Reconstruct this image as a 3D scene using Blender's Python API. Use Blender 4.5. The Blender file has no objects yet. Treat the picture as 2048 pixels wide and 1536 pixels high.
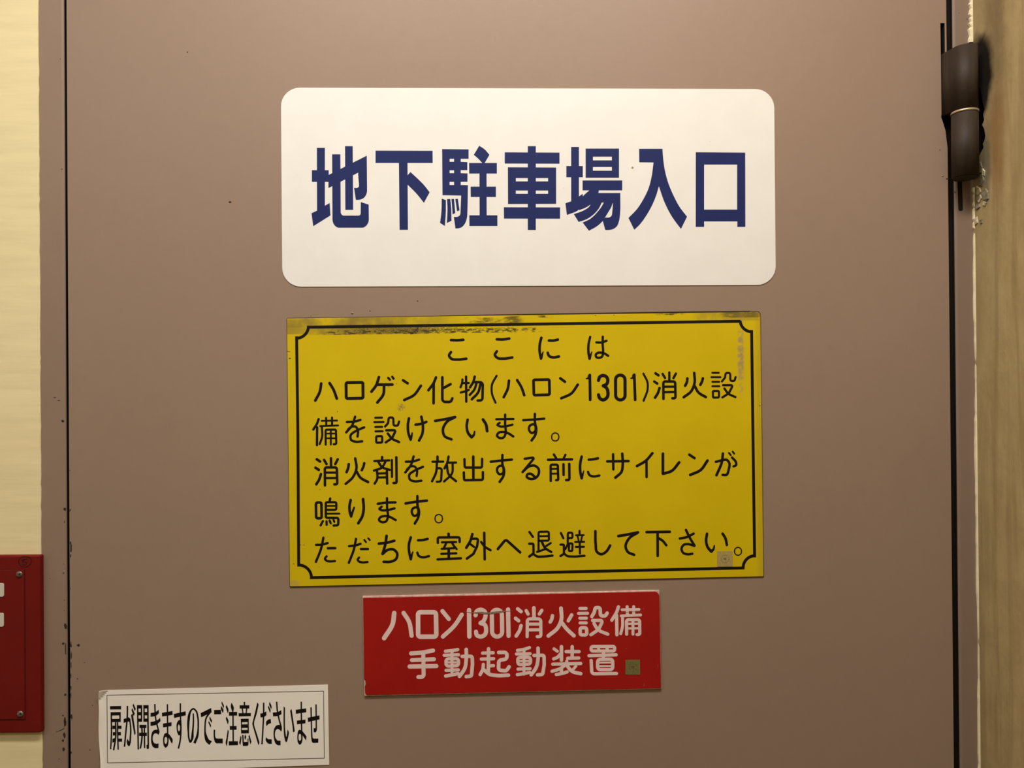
import bpy, bmesh, math, random
from mathutils import Vector, Matrix, Euler
from mathutils.geometry import tessellate_polygon
random.seed(7)
sc = bpy.context.scene
COL = sc.collection

# ---------------------------------------------------------------- camera, world, lights, exposure
W, H, F = 2048.0, 1536.0, 1480.0
CAM_Z, CAM_D = 1.50, 0.74
PITCH, ROLL = 0.0038, 0.0078
cam_data = bpy.data.cameras.new('camera')
cam_data.sensor_width = 36.0
cam_data.lens = F / W * 36.0
cam_data.clip_start = 0.01
cam = bpy.data.objects.new('camera', cam_data)
COL.objects.link(cam)
CAM_LOC = Vector((0.0, -CAM_D, CAM_Z))
CAM_ROT = Euler((math.pi / 2 + PITCH, 0, 0)).to_matrix() @ Matrix.Rotation(-ROLL, 3, 'Z')
cam.matrix_world = Matrix.Translation(CAM_LOC) @ CAM_ROT.to_4x4()
sc.camera = cam

world = bpy.data.worlds.new('world')
sc.world = world
world.use_nodes = True
bg = world.node_tree.nodes['Background']
bg.inputs[0].default_value = (1.0, 0.93, 0.82, 1)
bg.inputs[1].default_value = 0.02

def area_light(name, loc, size, size_y, power, color, aim=None):
    l = bpy.data.lights.new(name, 'AREA')
    l.shape = 'RECTANGLE'
    l.size, l.size_y = size, size_y
    l.energy = power
    l.color = color
    o = bpy.data.objects.new(name, l)
    o.location = loc
    if aim is not None:
        d = Vector(aim) - Vector(loc)
        o.rotation_euler = d.to_track_quat('-Z', 'Y').to_euler()
    COL.objects.link(o)
    return o

WARM = (1.0, 0.945, 0.90)
area_light('ceiling_tube_light', (-0.04, -0.57, 2.42), 0.9, 0.14, 16.8, WARM)
area_light('corridor_tube_light', (-1.35, -1.35, 2.42), 1.2, 0.16, 10.0, WARM)

sc.view_settings.view_transform = 'Standard'
sc.view_settings.look = 'None'
sc.view_settings.exposure = 0.0
sc.view_settings.gamma = 1.0
sc.view_settings.use_curve_mapping = False

# ---------------------------------------------------------------- photo pixel -> point on a plane
def ray(px, py):
    return CAM_ROT @ Vector(((px - W / 2) / F, -(py - H / 2) / F, -1.0))

def onto(px, py, y=0.0):
    d = ray(px, py)
    return CAM_LOC + d * ((y - CAM_LOC.y) / d.y)

def onto_x(px, py, x):
    d = ray(px, py)
    return CAM_LOC + d * ((x - CAM_LOC.x) / d.x)

PX = CAM_D / F   # metres per pixel on the door face

# ---------------------------------------------------------------- materials
def srgb(r, g, b):
    def f(c):
        c /= 255.0
        return c / 12.92 if c <= 0.04045 else ((c + 0.055) / 1.055) ** 2.4
    return (f(r), f(g), f(b), 1.0)

class NT:
    """small helper around a material's node tree"""
    def __init__(self, name, rough=0.6, spec=0.3, metal=0.0):
        self.m = bpy.data.materials.new(name)
        self.m.use_nodes = True
        self.t = self.m.node_tree
        self.b = self.t.nodes['Principled BSDF']
        self.b.inputs['Roughness'].default_value = rough
        self.b.inputs['Specular IOR Level'].default_value = spec
        self.b.inputs['Metallic'].default_value = metal
        self.tc = self.t.nodes.new('ShaderNodeTexCoord')
    def link(self, a, b):
        self.t.links.new(a, b)
    def val(self, v, sock):
        if isinstance(v, (int, float)):
            sock.default_value = v
        elif isinstance(v, tuple):
            sock.default_value = v
        else:
            self.link(v, sock)
    def mapping(self, loc=(0, 0, 0), scale=(1, 1, 1), rot=(0, 0, 0)):
        n = self.t.nodes.new('ShaderNodeMapping')
        n.vector_type = 'POINT'
        n.inputs['Location'].default_value = loc
        n.inputs['Scale'].default_value = scale
        n.inputs['Rotation'].default_value = rot
        self.link(self.tc.outputs['Object'], n.inputs[0])
        return n.outputs[0]
    def noise(self, scale=5.0, detail=4.0, rough=0.55, vec=None, dist=0.0):
        n = self.t.nodes.new('ShaderNodeTexNoise')
        n.inputs['Scale'].default_value = scale
        n.inputs['Detail'].default_value = detail
        n.inputs['Roughness'].default_value = rough
        n.inputs['Distortion'].default_value = dist
        self.link(vec if vec is not None else self.tc.outputs['Object'], n.inputs['Vector'])
        return n.outputs[0]
    def ramp(self, fac, lo, hi, a=0.0, b=1.0, smooth=True):
        n = self.t.nodes.new('ShaderNodeMapRange')
        n.interpolation_type = 'SMOOTHSTEP' if smooth else 'LINEAR'
        self.link(fac, n.inputs[0])
        n.inputs[1].default_value = lo
        n.inputs[2].default_value = hi
        n.inputs[3].default_value = a
        n.inputs[4].default_value = b
        return n.outputs[0]
    def math(self, op, a, b=0.0):
        n = self.t.nodes.new('ShaderNodeMath')
        n.operation = op
        self.val(a, n.inputs[0])
        self.val(b, n.inputs[1])
        return n.outputs[0]
    def mix(self, fac, a, b):
        n = self.t.nodes.new('ShaderNodeMix')
        n.data_type = 'RGBA'
        self.val(fac, n.inputs[0])
        self.val(a, n.inputs[6])
        self.val(b, n.inputs[7])
        return n.outputs[2]
    def color(self, c):
        self.val(c, self.b.inputs['Base Color'])
    def bump(self, h, strength=0.2, dist=0.001):
        n = self.t.nodes.new('ShaderNodeBump')
        n.inputs['Strength'].default_value = strength
        n.inputs['Distance'].default_value = dist
        self.link(h, n.inputs['Height'])
        self.link(n.outputs[0], self.b.inputs['Normal'])
    def spot(self, a, b, c, ra, rb, axes=('X', 'Z'), soft=0.5, wob=0.0, wscale=60.0):
        """soft elliptical mask centred at (a,b) metres in the object's own axes"""
        s = self.t.nodes.new('ShaderNodeSeparateXYZ')
        self.link(self.tc.outputs['Object'], s.inputs[0])
        u = self.math('DIVIDE', self.math('SUBTRACT', s.outputs[axes[0]], a), ra)
        v = self.math('DIVIDE', self.math('SUBTRACT', s.outputs[axes[1]], b), rb)
        d = self.math('SQRT', self.math('ADD', self.math('MULTIPLY', u, u), self.math('MULTIPLY', v, v)))
        if wob:
            w = self.noise(wscale, 4.0)
            d = self.math('ADD', d, self.math('MULTIPLY', self.math('SUBTRACT', w, 0.5), wob))
        return self.math('MULTIPLY', self.ramp(d, 1.0 - soft, 1.0 + soft * 0.4, 1.0, 0.0), c)

def flat(name, rgb, rough=0.6, spec=0.3, metal=0.0, mottled=0.0, scale=40.0, bump=0.0):
    n = NT(name, rough, spec, metal)
    if mottled:
        f = n.noise(scale, 5.0)
        a = tuple(x * (1 - mottled) for x in rgb[:3]) + (1,)
        b = tuple(min(1, x * (1 + mottled)) for x in rgb[:3]) + (1,)
        n.color(n.mix(n.ramp(f, 0.3, 0.7), a, b))
        if bump:
            n.bump(f, bump, 0.0005)
    else:
        n.color(rgb)
    return n.m

# ---------------------------------------------------------------- object helpers
def thing(name, label, cat, loc, group=None, kind=None):
    o = bpy.data.objects.new(name, None)
    o.empty_display_size = 0.02
    COL.objects.link(o)
    o.location = loc
    if label: o['label'] = label
    if cat: o['category'] = cat
    if group: o['group'] = group
    if kind: o['kind'] = kind
    return o

def world_loc(p):
    v = Vector((0, 0, 0))
    while p is not None:
        v += p.location
        p = p.parent
    return v

def mesh_obj(name, verts, faces, mat, parent=None, label=None, kind=None, smooth=False, origin=None):
    """verts in world metres; the object sits at its parent's origin (or at `origin`)"""
    off = world_loc(parent) if parent is not None else (Vector(origin) if origin is not None else Vector((0, 0, 0)))
    me = bpy.data.meshes.new(name)
    me.from_pydata([tuple(Vector(v) - off) for v in verts], [], faces)
    me.update()
    if smooth:
        for p in me.polygons: p.use_smooth = True
    if mat is not None: me.materials.append(mat)
    o = bpy.data.objects.new(name, me)
    COL.objects.link(o)
    if parent is not None: o.parent = parent
    elif origin is not None: o.location = origin
    if label: o['label'] = label
    if kind: o['kind'] = kind
    return o

def box_obj(name, lo, hi, mat, parent=None, bevel=0.0, kind=None, label=None, origin=None, seg=2):
    bm = bmesh.new()
    bmesh.ops.create_cube(bm, size=1.0)
    lo, hi = Vector(lo), Vector(hi)
    c, s = (lo + hi) / 2, hi - lo
    for v in bm.verts:
        v.co = Vector((v.co.x * s.x + c.x, v.co.y * s.y + c.y, v.co.z * s.z + c.z))
    if bevel:
        bmesh.ops.bevel(bm, geom=list(bm.edges), offset=bevel, segments=seg, profile=0.5, affect='EDGES')
    off = world_loc(parent) if parent is not None else (Vector(origin) if origin is not None else Vector((0, 0, 0)))
    for v in bm.verts: v.co -= off
    me = bpy.data.meshes.new(name)
    bm.to_mesh(me); bm.free()
    me.materials.append(mat)
    o = bpy.data.objects.new(name, me)
    COL.objects.link(o)
    if parent is not None: o.parent = parent
    elif origin is not None: o.location = origin
    if kind: o['kind'] = kind
    if label: o['label'] = label
    return o

def slab(name, outline, y_front, y_back, mat, parent=None, holes=(), bevel=0.0, kind=None, label=None,
         origin=None, tofn=None):
    """a plate cut from a pixel outline on the door plane, with real thickness.
    bevel (metres) rounds the front rim by a one-step chamfer."""
    tofn = tofn or onto
    rings = [list(outline)] + [list(h) for h in holes]
    verts, faces = [], []
    # area sign so the front faces the camera
    def area(r):
        return sum(r[i][0] * r[(i + 1) % len(r)][1] - r[(i + 1) % len(r)][0] * r[i][1] for i in range(len(r))) / 2
    inset = bevel / PX
    fronts, rims, backs = [], [], []
    for k, r in enumerate(rings):
        n = len(r)
        sgn = 1 if area(r) > 0 else -1
        if k > 0: sgn = -sgn
        ins = []
        for i in range(n):
            a, b, c = Vector(r[i - 1]), Vector(r[i]), Vector(r[(i + 1) % n])
            d1, d2 = (b - a).normalized(), (c - b).normalized()
            t = (d1 + d2)
            t = t.normalized() if t.length > 1e-6 else d1
            nrm = Vector((-t.y, t.x)) * sgn
            ins.append(b + nrm * inset)
        base = len(verts)
        fr = [tofn(p[0], p[1], y_front) for p in (ins if bevel else r)]
        verts += fr
        fronts.append(list(range(base, base + n)))
        base = len(verts)
        if bevel:
            verts += [tofn(p[0], p[1], y_front + bevel) for p in r]
            rims.append(list(range(base, base + n)))
            base = len(verts)
        else:
            rims.append(fronts[-1])
        # straight sides: same world x,z as the rim
        for i in rims[-1]:
            v = verts[i]
            verts.append(Vector((v.x, y_back, v.z)))
        backs.append(list(range(base, base + n)))
    flatidx = [i for f in fronts for i in f]
    polys = [[Vector((verts[i].x, verts[i].z, 0)) for i in f] for f in fronts]
    for t in tessellate_polygon(polys):
        a, b, c = (flatidx[t[0]], flatidx[t[1]], flatidx[t[2]])
        cr = (verts[b] - verts[a]).cross(verts[c] - verts[a])
        faces.append((a, b, c) if cr.y < 0 else (a, c, b))
    for f, m, b in zip(fronts, rims, backs):
        n = len(f)
        for i in range(n):
            j = (i + 1) % n
            if bevel: faces.append((f[i], f[j], m[j], m[i]))
            faces.append((m[i], m[j], b[j], b[i]))
    o = mesh_obj(name, verts, faces, mat, parent, label, kind, origin=origin)
    bm = bmesh.new(); bm.from_mesh(o.data)
    # leave caps alone; only fix the walls
    bmesh.ops.recalc_face_normals(bm, faces=bm.faces)
    tot = sum(f.normal.y * f.calc_area() for f in bm.faces)
    if tot > 0: bmesh.ops.reverse_faces(bm, faces=bm.faces)
    bm.to_mesh(o.data); bm.free()
    return o

def rounded(corners, radii, n=8):
    out = []
    m = len(corners)
    if not isinstance(radii, (list, tuple)): radii = [radii] * m
    for i in range(m):
        a, b, c = Vector(corners[i - 1]), Vector(corners[i]), Vector(corners[(i + 1) % m])
        r = radii[i]
        if r <= 0:
            out.append(tuple(b)); continue
        d1, d2 = (a - b).normalized(), (c - b).normalized()
        p0, p1 = b + d1 * r, b + d2 * r
        for k in range(n + 1):
            t = k / n
            # circular-ish arc by rational quadratic
            w = math.sqrt(0.5)
            q = (p0 * (1 - t) ** 2 + b * (2 * w * t * (1 - t)) + p1 * t * t) / ((1 - t) ** 2 + 2 * w * t * (1 - t) + t * t)
            out.append(tuple(q))
    return out

# ---------------------------------------------------------------- lettering: strokes and outlines -> flat print
def catmull(pts, closed=False, n=7):
    P = [Vector(p) for p in pts]
    if len(P) < 3 and not closed: return P
    out = []
    m = len(P)
    rng = range(m) if closed else range(m - 1)
    for i in rng:
        p1, p2 = P[i], P[(i + 1) % m]
        p0 = P[i - 1] if (closed or i > 0) else p1 + (p1 - p2)
        p3 = P[(i + 2) % m] if (closed or i + 2 < m) else p2 + (p2 - p1)
        L = (p2 - p1).length
        def tan(a, b, c):
            la, lb = max((b - a).length, 1e-6), max((c - b).length, 1e-6)
            return ((b - a) / la * lb + (c - b) / lb * la) / (la + lb)
        t1, t2 = tan(p0, p1, p2) * L, tan(p1, p2, p3) * L
        for k in range(n):
            t = k / n
            h1 = 2 * t ** 3 - 3 * t ** 2 + 1; h2 = -2 * t ** 3 + 3 * t ** 2
            h3 = t ** 3 - 2 * t ** 2 + t; h4 = t ** 3 - t ** 2
            out.append(p1 * h1 + p2 * h2 + t1 * h3 + t2 * h4)
    if not closed: out.append(P[-1])
    return out

def fillet(pts, r, closed=False, n=5):
    P = [Vector(p) for p in pts]
    m = len(P)
    out = []
    for i in range(m):
        if not closed and i in (0, m - 1):
            out.append(P[i]); continue
        a, b, c = P[i - 1], P[i], P[(i + 1) % m]
        la, lc = (a - b).length, (c - b).length
        ang = (a - b).angle(c - b, math.pi)
        if ang > math.radians(176):
            out.append(b); continue
        d = min(r / max(math.tan(ang / 2), 0.2), la * 0.49, lc * 0.49)
        p0, p1 = b + (a - b).normalized() * d, b + (c - b).normalized() * d
        w = math.sin(ang / 2)
        for k in range(n + 1):
            t = k / n
            out.append((p0 * (1 - t) ** 2 + b * (2 * w * t * (1 - t)) + p1 * t * t) / ((1 - t) ** 2 + 2 * w * t * (1 - t) + t * t))
    return out

def smooth_outline(pts):
    P = [Vector(p) for p in pts]
    m = len(P)
    turn = []
    for i in range(m):
        a, b, c = P[i - 1], P[i], P[(i + 1) % m]
        turn.append((b - a).angle(c - b, 0.0))
    soft = [math.radians(2) < t < math.radians(38) for t in turn]
    out = []
    for i in range(m):
        j = (i + 1) % m
        p1, p2 = P[i], P[j]
        out.append(p1)
        if not (soft[i] or soft[j]): continue
        L = (p2 - p1).length
        ch = (p2 - p1)
        def tan(k):
            a, b, c = P[k - 1], P[k], P[(k + 1) % m]
            la, lb = (b - a).length, (c - b).length
            if la > 2.2 * lb: return (b - a) / la
            if lb > 2.2 * la: return (c - b) / lb
            return ((b - a) / la * lb + (c - b) / lb * la) / (la + lb)
        t1 = tan(i) * L if soft[i] else ch
        t2 = tan(j) * L if soft[j] else ch
        for k in range(1, 5):
            t = k / 5
            out.append(p1 * (2 * t ** 3 - 3 * t ** 2 + 1) + p2 * (-2 * t ** 3 + 3 * t ** 2) + t1 * (t ** 3 - 2 * t ** 2 + t) + t2 * (t ** 3 - t ** 2))
    return out

class Print:
    """flat printed strokes collected into one mesh on a sign's face"""
    def __init__(self, y, step=4e-6):
        self.y, self.step, self.k = y, step, 0
        self.v, self.f = [], []
    def _put(self, pts, faces):
        y = self.y - self.step * self.k
        base = len(self.v)
        W3 = [onto(p[0], p[1], y) for p in pts]
        self.v += W3
        for fc in faces:
            a, b, c = W3[fc[0]], W3[fc[1]], W3[fc[2]]
            n = (b - a).cross(c - a)
            fc = list(fc) if n.y < 0 else list(reversed(fc))
            self.f.append([base + i for i in fc])
        self.k = (self.k + 1) % 24
    def ribbon(self, path, widths, round_cap=True, closed=False):
        n = len(path)
        if n < 2: return
        # arc length parameter for the width
        s = [0.0]
        for i in range(1, n): s.append(s[-1] + (path[i] - path[i - 1]).length)
        tot = max(s[-1], 1e-6)
        def wd(t):
            if len(widths) == 1: return widths[0]
            x = t * (len(widths) - 1)
            i = min(int(x), len(widths) - 2)
            return widths[i] + (widths[i + 1] - widths[i]) * (x - i)
        Lp, Rp = [], []
        for i in range(n):
            if closed:
                d = path[(i + 1) % n] - path[i - 1]
            else:
                d = path[min(i + 1, n - 1)] - path[max(i - 1, 0)]
            d = d.normalized()
            nr = Vector((-d.y, d.x))
            w = wd(s[i] / tot) / 2
            Lp.append(path[i] + nr * w); Rp.append(path[i] - nr * w)
        pts = Lp + Rp
        faces = []
        for i in range(n - 1 + (1 if closed else 0)):
            j = (i + 1) % n
            faces.append((i, j, n + j, n + i))
        self._put(pts, faces)
        if round_cap and not closed:
            for end in (0, 1):
                c = path[0] if end == 0 else path[-1]
                d = (path[0] - path[1]) if end == 0 else (path[-1] - path[-2])
                d = d.normalized(); nr = Vector((-d.y, d.x))
                w = wd(float(end)) / 2
                cap = []
                for k in range(9):
                    a = math.pi * k / 8
                    cap.append(c + nr * (w * math.cos(a)) + d * (w * math.sin(a)))
                self.k -= 1
                self._put(cap, [tuple(range(9))])
    def poly(self, rings):
        flat_ = [p for r in rings for p in r]
        tri = tessellate_polygon([[Vector((p[0], p[1], 0)) for p in r] for r in rings])
        self._put(flat_, [tuple(t) for t in tri])
    gain = 1.0
    def parse(self, txt, ox, oy, s):
        for ln in txt.strip().split('\n'):
            for item in ln.split(';'):
                tk = item.split()
                if not tk: continue
                mode = tk[0][0]; spec = tk[0][1:]
                if mode == 'p':
                    rings = []
                    for part in item.strip()[1:].split('|'):
                        q = [float(x) for x in part.split()]
                        r = [(ox + q[i] / s, oy + q[i + 1] / s) for i in range(0, len(q), 2)]
                        rings.append([tuple(v) for v in smooth_outline(r)])
                    self.poly(rings); continue
                rad = 30.0
                if ':' in spec:
                    spec, r_ = spec.split(':'); rad = float(r_)
                ws = [float(x) / s * self.gain for x in spec.split('/')] if spec else [42.0 / s * self.gain]
                q = [float(x) for x in tk[1:]]
                P = [Vector((ox + q[i] / s, oy + q[i + 1] / s)) for i in range(0, len(q), 2)]
                if mode == 'c': self.ribbon(catmull(P), ws)
                elif mode == 'b': self.ribbon(catmull(P), ws, round_cap=False)
                elif mode == 'l': self.ribbon(P, ws)
                elif mode == 'r': self.ribbon(fillet(P, rad / s), ws)
                elif mode == 'q': self.ribbon(fillet(P, rad / s, closed=True), ws, closed=True)
                elif mode == 'o': self.ribbon(catmull(P, closed=True), ws, closed=True)
        return self
    def build(self, name, mat, parent, kind=None, label=None):
        return mesh_obj(name, self.v, self.f, mat, parent, label, kind)

class Letters(Print):
    """a line of writing whose strokes are sorted into one mesh per character"""
    def __init__(self, y, cuts):
        super().__init__(y)
        self.cuts = [float(c) for c in cuts.split()]
        self.cells = [Print(y) for _ in range(len(self.cuts) + 1)]
    def cell(self, pts):
        x = (min(p[0] for p in pts) + max(p[0] for p in pts)) / 2
        return self.cells[sum(1 for c in self.cuts if x > c)]
    def ribbon(self, path, widths, round_cap=True, closed=False):
        self.cell(path).ribbon(path, widths, round_cap, closed)
    def poly(self, rings):
        self.cell(rings[0]).poly(rings)
    def build_all(self, mat, parent):
        for c in self.cells: c.build('character', mat, parent)

# ================================================================= MATERIALS
def door_paint(name, rgb, chips=True):
    n = NT(name, 0.5, 0.35)
    big = n.noise(2.2, 3.0)
    fine = n.noise(420.0, 3.0)
    c = n.mix(n.ramp(big, 0.3, 0.7), tuple(x * 0.965 for x in rgb[:3]) + (1,), tuple(min(1, x * 1.03) for x in rgb[:3]) + (1,))
    med = n.noise(60.0, 4.0)
    c = n.mix(n.ramp(med, 0.35, 0.8, 0.0, 0.14), c, tuple(x * 0.8 for x in rgb[:3]) + (1,))
    n.color(c)
    n.bump(fine, 0.12, 0.0004)
    return n.m

DOOR_RGB = (0.300, 0.210, 0.152, 1)
M_door = door_paint('door_paint', DOOR_RGB)
M_frame = door_paint('frame_paint', (0.280, 0.196, 0.142, 1))

def plaster(name, rgb, streak=0.1):
    n = NT(name, 0.75, 0.2)
    br = n.noise(26.0, 6.0, 0.6, n.mapping(scale=(0.35, 1, 3.0)))
    c = n.mix(n.ramp(br, 0.3, 0.7), tuple(x * (1 - streak) for x in rgb[:3]) + (1,), rgb)
    big = n.noise(3.0, 3.0)
    c = n.mix(n.ramp(big, 0.35, 0.75, 0, 0.25), c, (rgb[0] * 0.9, rgb[1] * 0.87, rgb[2] * 0.78, 1))
    n.color(c)
    n.bump(br, 0.25, 0.0012)
    return n.m

M_wall = plaster('cream_plaster', (0.860, 0.750, 0.440, 1))
M_bead = plaster('cream_paint_edge', (0.86, 0.76, 0.50, 1), 0.1)
M_ceiling = flat('ceiling_paint', (0.75, 0.72, 0.66, 1), 0.9)
M_floor = flat('floor_vinyl', (0.10, 0.09, 0.08, 1), 0.6, mottled=0.15)
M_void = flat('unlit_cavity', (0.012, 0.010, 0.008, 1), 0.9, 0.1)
M_hinge = None

# ================================================================= STRUCTURE
# key positions (world x) read at mid height
XL_FRAME = onto(81.5, 768, 0.003).x          # left outer rim of frame
XL_DOOR = onto(137.3, 768).x                 # door's free edge
XL_GAP = onto(131.8, 768, 0.003).x
XR_DOOR = onto(1900.0, 768).x                # hinge edge
XR_GAP = onto(1912.5, 768, 0.003).x
XR_WALL = onto(1950.5, 768, 0.003).x         # return wall plane
Z_TOP, Z_DTOP = 2.50, 2.06
Y_BACK = -3.2
X_LEFT = -2.2

floor = box_obj('floor', (X_LEFT - 0.1, Y_BACK - 0.1, -0.1), (XR_WALL + 0.3, 0.4, 0.0), M_floor, kind='structure')
ceil = box_obj('ceiling', (X_LEFT - 0.1, Y_BACK - 0.1, Z_TOP), (XR_WALL + 0.3, 0.4, Z_TOP + 0.1), M_ceiling, kind='structure')
box_obj('wall_left', (X_LEFT - 0.1, Y_BACK, 0), (X_LEFT, 0.4, Z_TOP), M_wall, kind='structure')
box_obj('wall_behind', (X_LEFT - 0.1, Y_BACK - 0.1, 0), (XR_WALL + 0.3, Y_BACK, Z_TOP), M_wall, kind='structure')

# wall left of the door: front sheet has an uneven painted edge running along the frame
def front_wall():
    v, f = [], []
    zs = []
    z = 0.0
    while z < Z_TOP:
        zs.append(z); z += random.uniform(0.0035, 0.011)
    zs.append(Z_TOP)
    yw = 0.0022
    for z in zs:
        j = random.uniform(-1, 1) * 0.00030
        v.append((X_LEFT, yw, z)); v.append((XL_FRAME - 0.01, yw, z)); v.append((XL_FRAME + j, yw, z)); v.append((XL_FRAME + j, 0.2, z))
    for i in range(len(zs) - 1):
        a = i * 4; b = a + 4
        for k in range(3):
            f.append((a + k, a + k + 1, b + k + 1, b + k))
    return mesh_obj('wall_front', v, f, M_wall, kind='structure', origin=(XL_FRAME, 0, 1.5))
front_wall()
box_obj('wall_above', (XL_FRAME, 0.0022, Z_DTOP + 0.045), (XR_WALL + 0.2, 0.25, Z_TOP), M_wall, kind='structure')
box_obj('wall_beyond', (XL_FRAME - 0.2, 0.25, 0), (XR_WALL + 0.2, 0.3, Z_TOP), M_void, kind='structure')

# ---------------------------------------------------------------- return wall on the right, with a hole chipped behind the hinge
def return_wall_material():
    n = NT('grimy_cream_plaster', 0.78, 0.15)
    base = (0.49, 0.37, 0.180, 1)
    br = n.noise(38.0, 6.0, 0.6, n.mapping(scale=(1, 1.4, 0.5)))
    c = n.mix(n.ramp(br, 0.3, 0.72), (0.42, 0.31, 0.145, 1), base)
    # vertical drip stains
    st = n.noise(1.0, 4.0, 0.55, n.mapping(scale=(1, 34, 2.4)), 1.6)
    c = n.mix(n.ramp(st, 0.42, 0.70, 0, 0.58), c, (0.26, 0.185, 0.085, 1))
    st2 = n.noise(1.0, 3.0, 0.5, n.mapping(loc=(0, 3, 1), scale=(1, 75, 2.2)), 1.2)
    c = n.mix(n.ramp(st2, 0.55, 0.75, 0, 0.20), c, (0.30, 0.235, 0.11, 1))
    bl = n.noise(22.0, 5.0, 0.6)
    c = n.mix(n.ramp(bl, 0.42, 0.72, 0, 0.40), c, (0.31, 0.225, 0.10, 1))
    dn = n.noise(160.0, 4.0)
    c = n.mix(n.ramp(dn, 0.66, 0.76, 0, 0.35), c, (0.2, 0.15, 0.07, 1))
    o = WALL_O
    def loc(px, py):
        p = onto_x(px, py, XR_WALL)
        return p.y - o[1], p.z - o[2]
    # greasy black rub behind the hinge
    a, b = loc(1990, 60)
    c = n.mix(n.spot(a, b, 0.75, 0.020, 0.085, ('Y', 'Z'), 0.9, 1.4, 45), c, (0.20, 0.14, 0.07, 1))
    # rust-orange smear under it
    a, b = loc(1993, 285)
    c = n.mix(n.spot(a, b, 0.62, 0.016, 0.062, ('Y', 'Z'), 1.0, 1.3, 34), c, (0.27, 0.125, 0.040, 1))
    # grey bare plaster along the corner
    a, b = loc(1972, 330)
    c = n.mix(n.spot(a, b, 0.75, 0.0075, 0.045, ('Y', 'Z'), 0.6, 0.8, 90), c, (0.13, 0.115, 0.075, 1))
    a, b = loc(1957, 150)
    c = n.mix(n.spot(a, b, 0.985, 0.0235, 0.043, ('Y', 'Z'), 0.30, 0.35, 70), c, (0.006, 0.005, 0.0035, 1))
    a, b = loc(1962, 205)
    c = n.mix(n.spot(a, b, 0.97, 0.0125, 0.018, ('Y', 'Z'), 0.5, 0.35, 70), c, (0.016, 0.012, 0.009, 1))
    n.color(c)
    n.bump(n.math('ADD', br, n.math('MULTIPLY', dn, 0.5)), 0.35, 0.0012)
    return n.m

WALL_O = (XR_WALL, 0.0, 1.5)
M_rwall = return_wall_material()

HOLE = [(1946, 176), (1953, 170), (1960, 176), (1963, 190), (1965, 205), (1969, 218), (1966, 228), (1968.4, 240), (1964, 249.7),
        (1968.4, 258), (1970.6, 272), (1969, 281), (1965.5, 287.5), (1967, 295), (1964, 301), (1961, 306), (1958, 313),
        (1953, 318), (1949, 320), (1946.5, 300), (1946, 240)]
def return_wall():
    x = XR_WALL
    yb = 0.012
    outer = [(Y_BACK, 0.0), (yb, 0.0), (yb, Z_TOP), (Y_BACK, Z_TOP)]
    hole = []
    for p in HOLE:
        q = onto_x(p[0], p[1], x)
        hole.append((min(q.y, yb - 0.001), q.z))
    v = [Vector((x, a, b)) for a, b in outer] + [Vector((x, a, b)) for a, b in hole]
    f = []
    for t in tessellate_polygon([[Vector((a, b, 0)) for a, b in outer], [Vector((a, b, 0)) for a, b in hole]]):
        a, b, c = t
        nrm = (v[b] - v[a]).cross(v[c] - v[a])
        f.append((a, b, c) if nrm.x < 0 else (a, c, b))
    n0, n = 4, len(hole)
    base = len(v)
    cx, cz = sum(h[0] for h in hole) / n, sum(h[1] for h in hole) / n
    for a, b in hole:
        v.append(Vector((x + 0.022, cx + (a - cx) * 1.1, cz + (b - cz) * 1.05)))
    for i in range(n):
        j = (i + 1) % n
        f.append((n0 + i, n0 + j, base + j, base + i))
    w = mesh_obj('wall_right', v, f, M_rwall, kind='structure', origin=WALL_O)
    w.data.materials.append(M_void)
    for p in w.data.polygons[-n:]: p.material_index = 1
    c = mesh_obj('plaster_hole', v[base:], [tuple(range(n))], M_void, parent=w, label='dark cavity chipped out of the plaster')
    # hole's jagged rim of bare plaster, standing slightly proud
    return w
rwall = return_wall()

def ragged_bead():
    """uneven ridge of cream paint where the plaster laps over the door frame"""
    v, f = [], []
    y = -1050
    rows = []
    while y < 3700:
        if -300 < y < 90: l = random.uniform(-4.5, 1.0)
        elif 330 < y < 480: l = random.uniform(-1.5, 1.6)
        else: l = random.uniform(-0.6, 0.7) + 1.0 * math.sin(y * 0.011)
        rows.append((y, l))
        y += random.uniform(3, 7) if (-300 < y < 90 or 330 < y < 480) else random.uniform(9, 22)
    for y, l in rows:
        xw = XR_WALL
        # pixel width of the ridge
        wpx = 2.2 + 0.9 * math.sin(y * 0.023) + (1.5 if y < 90 else 0)
        zz = onto(1948, y, 0.002).z
        v.append((xw - (wpx - l) * PX, 0.0032, zz))
        v.append((xw - (wpx * 0.75 - l) * PX, 0.0012, zz))
        v.append((xw - 0.0001, 0.0004, zz))
    segs = []
    for i in range(len(rows) - 1):
        a, b = i * 3, i * 3 + 3
        if 80 < rows[i][0] < 372: continue     # broken away behind the hinge
        f.append((a, a + 1, b + 1, b)); f.append((a + 1, a + 2, b + 2, b + 1))
    return mesh_obj('paint_ridge', v, f, M_bead, parent=rwall, label='thick pale paint edge along the door frame')
ragged_bead()

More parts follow.
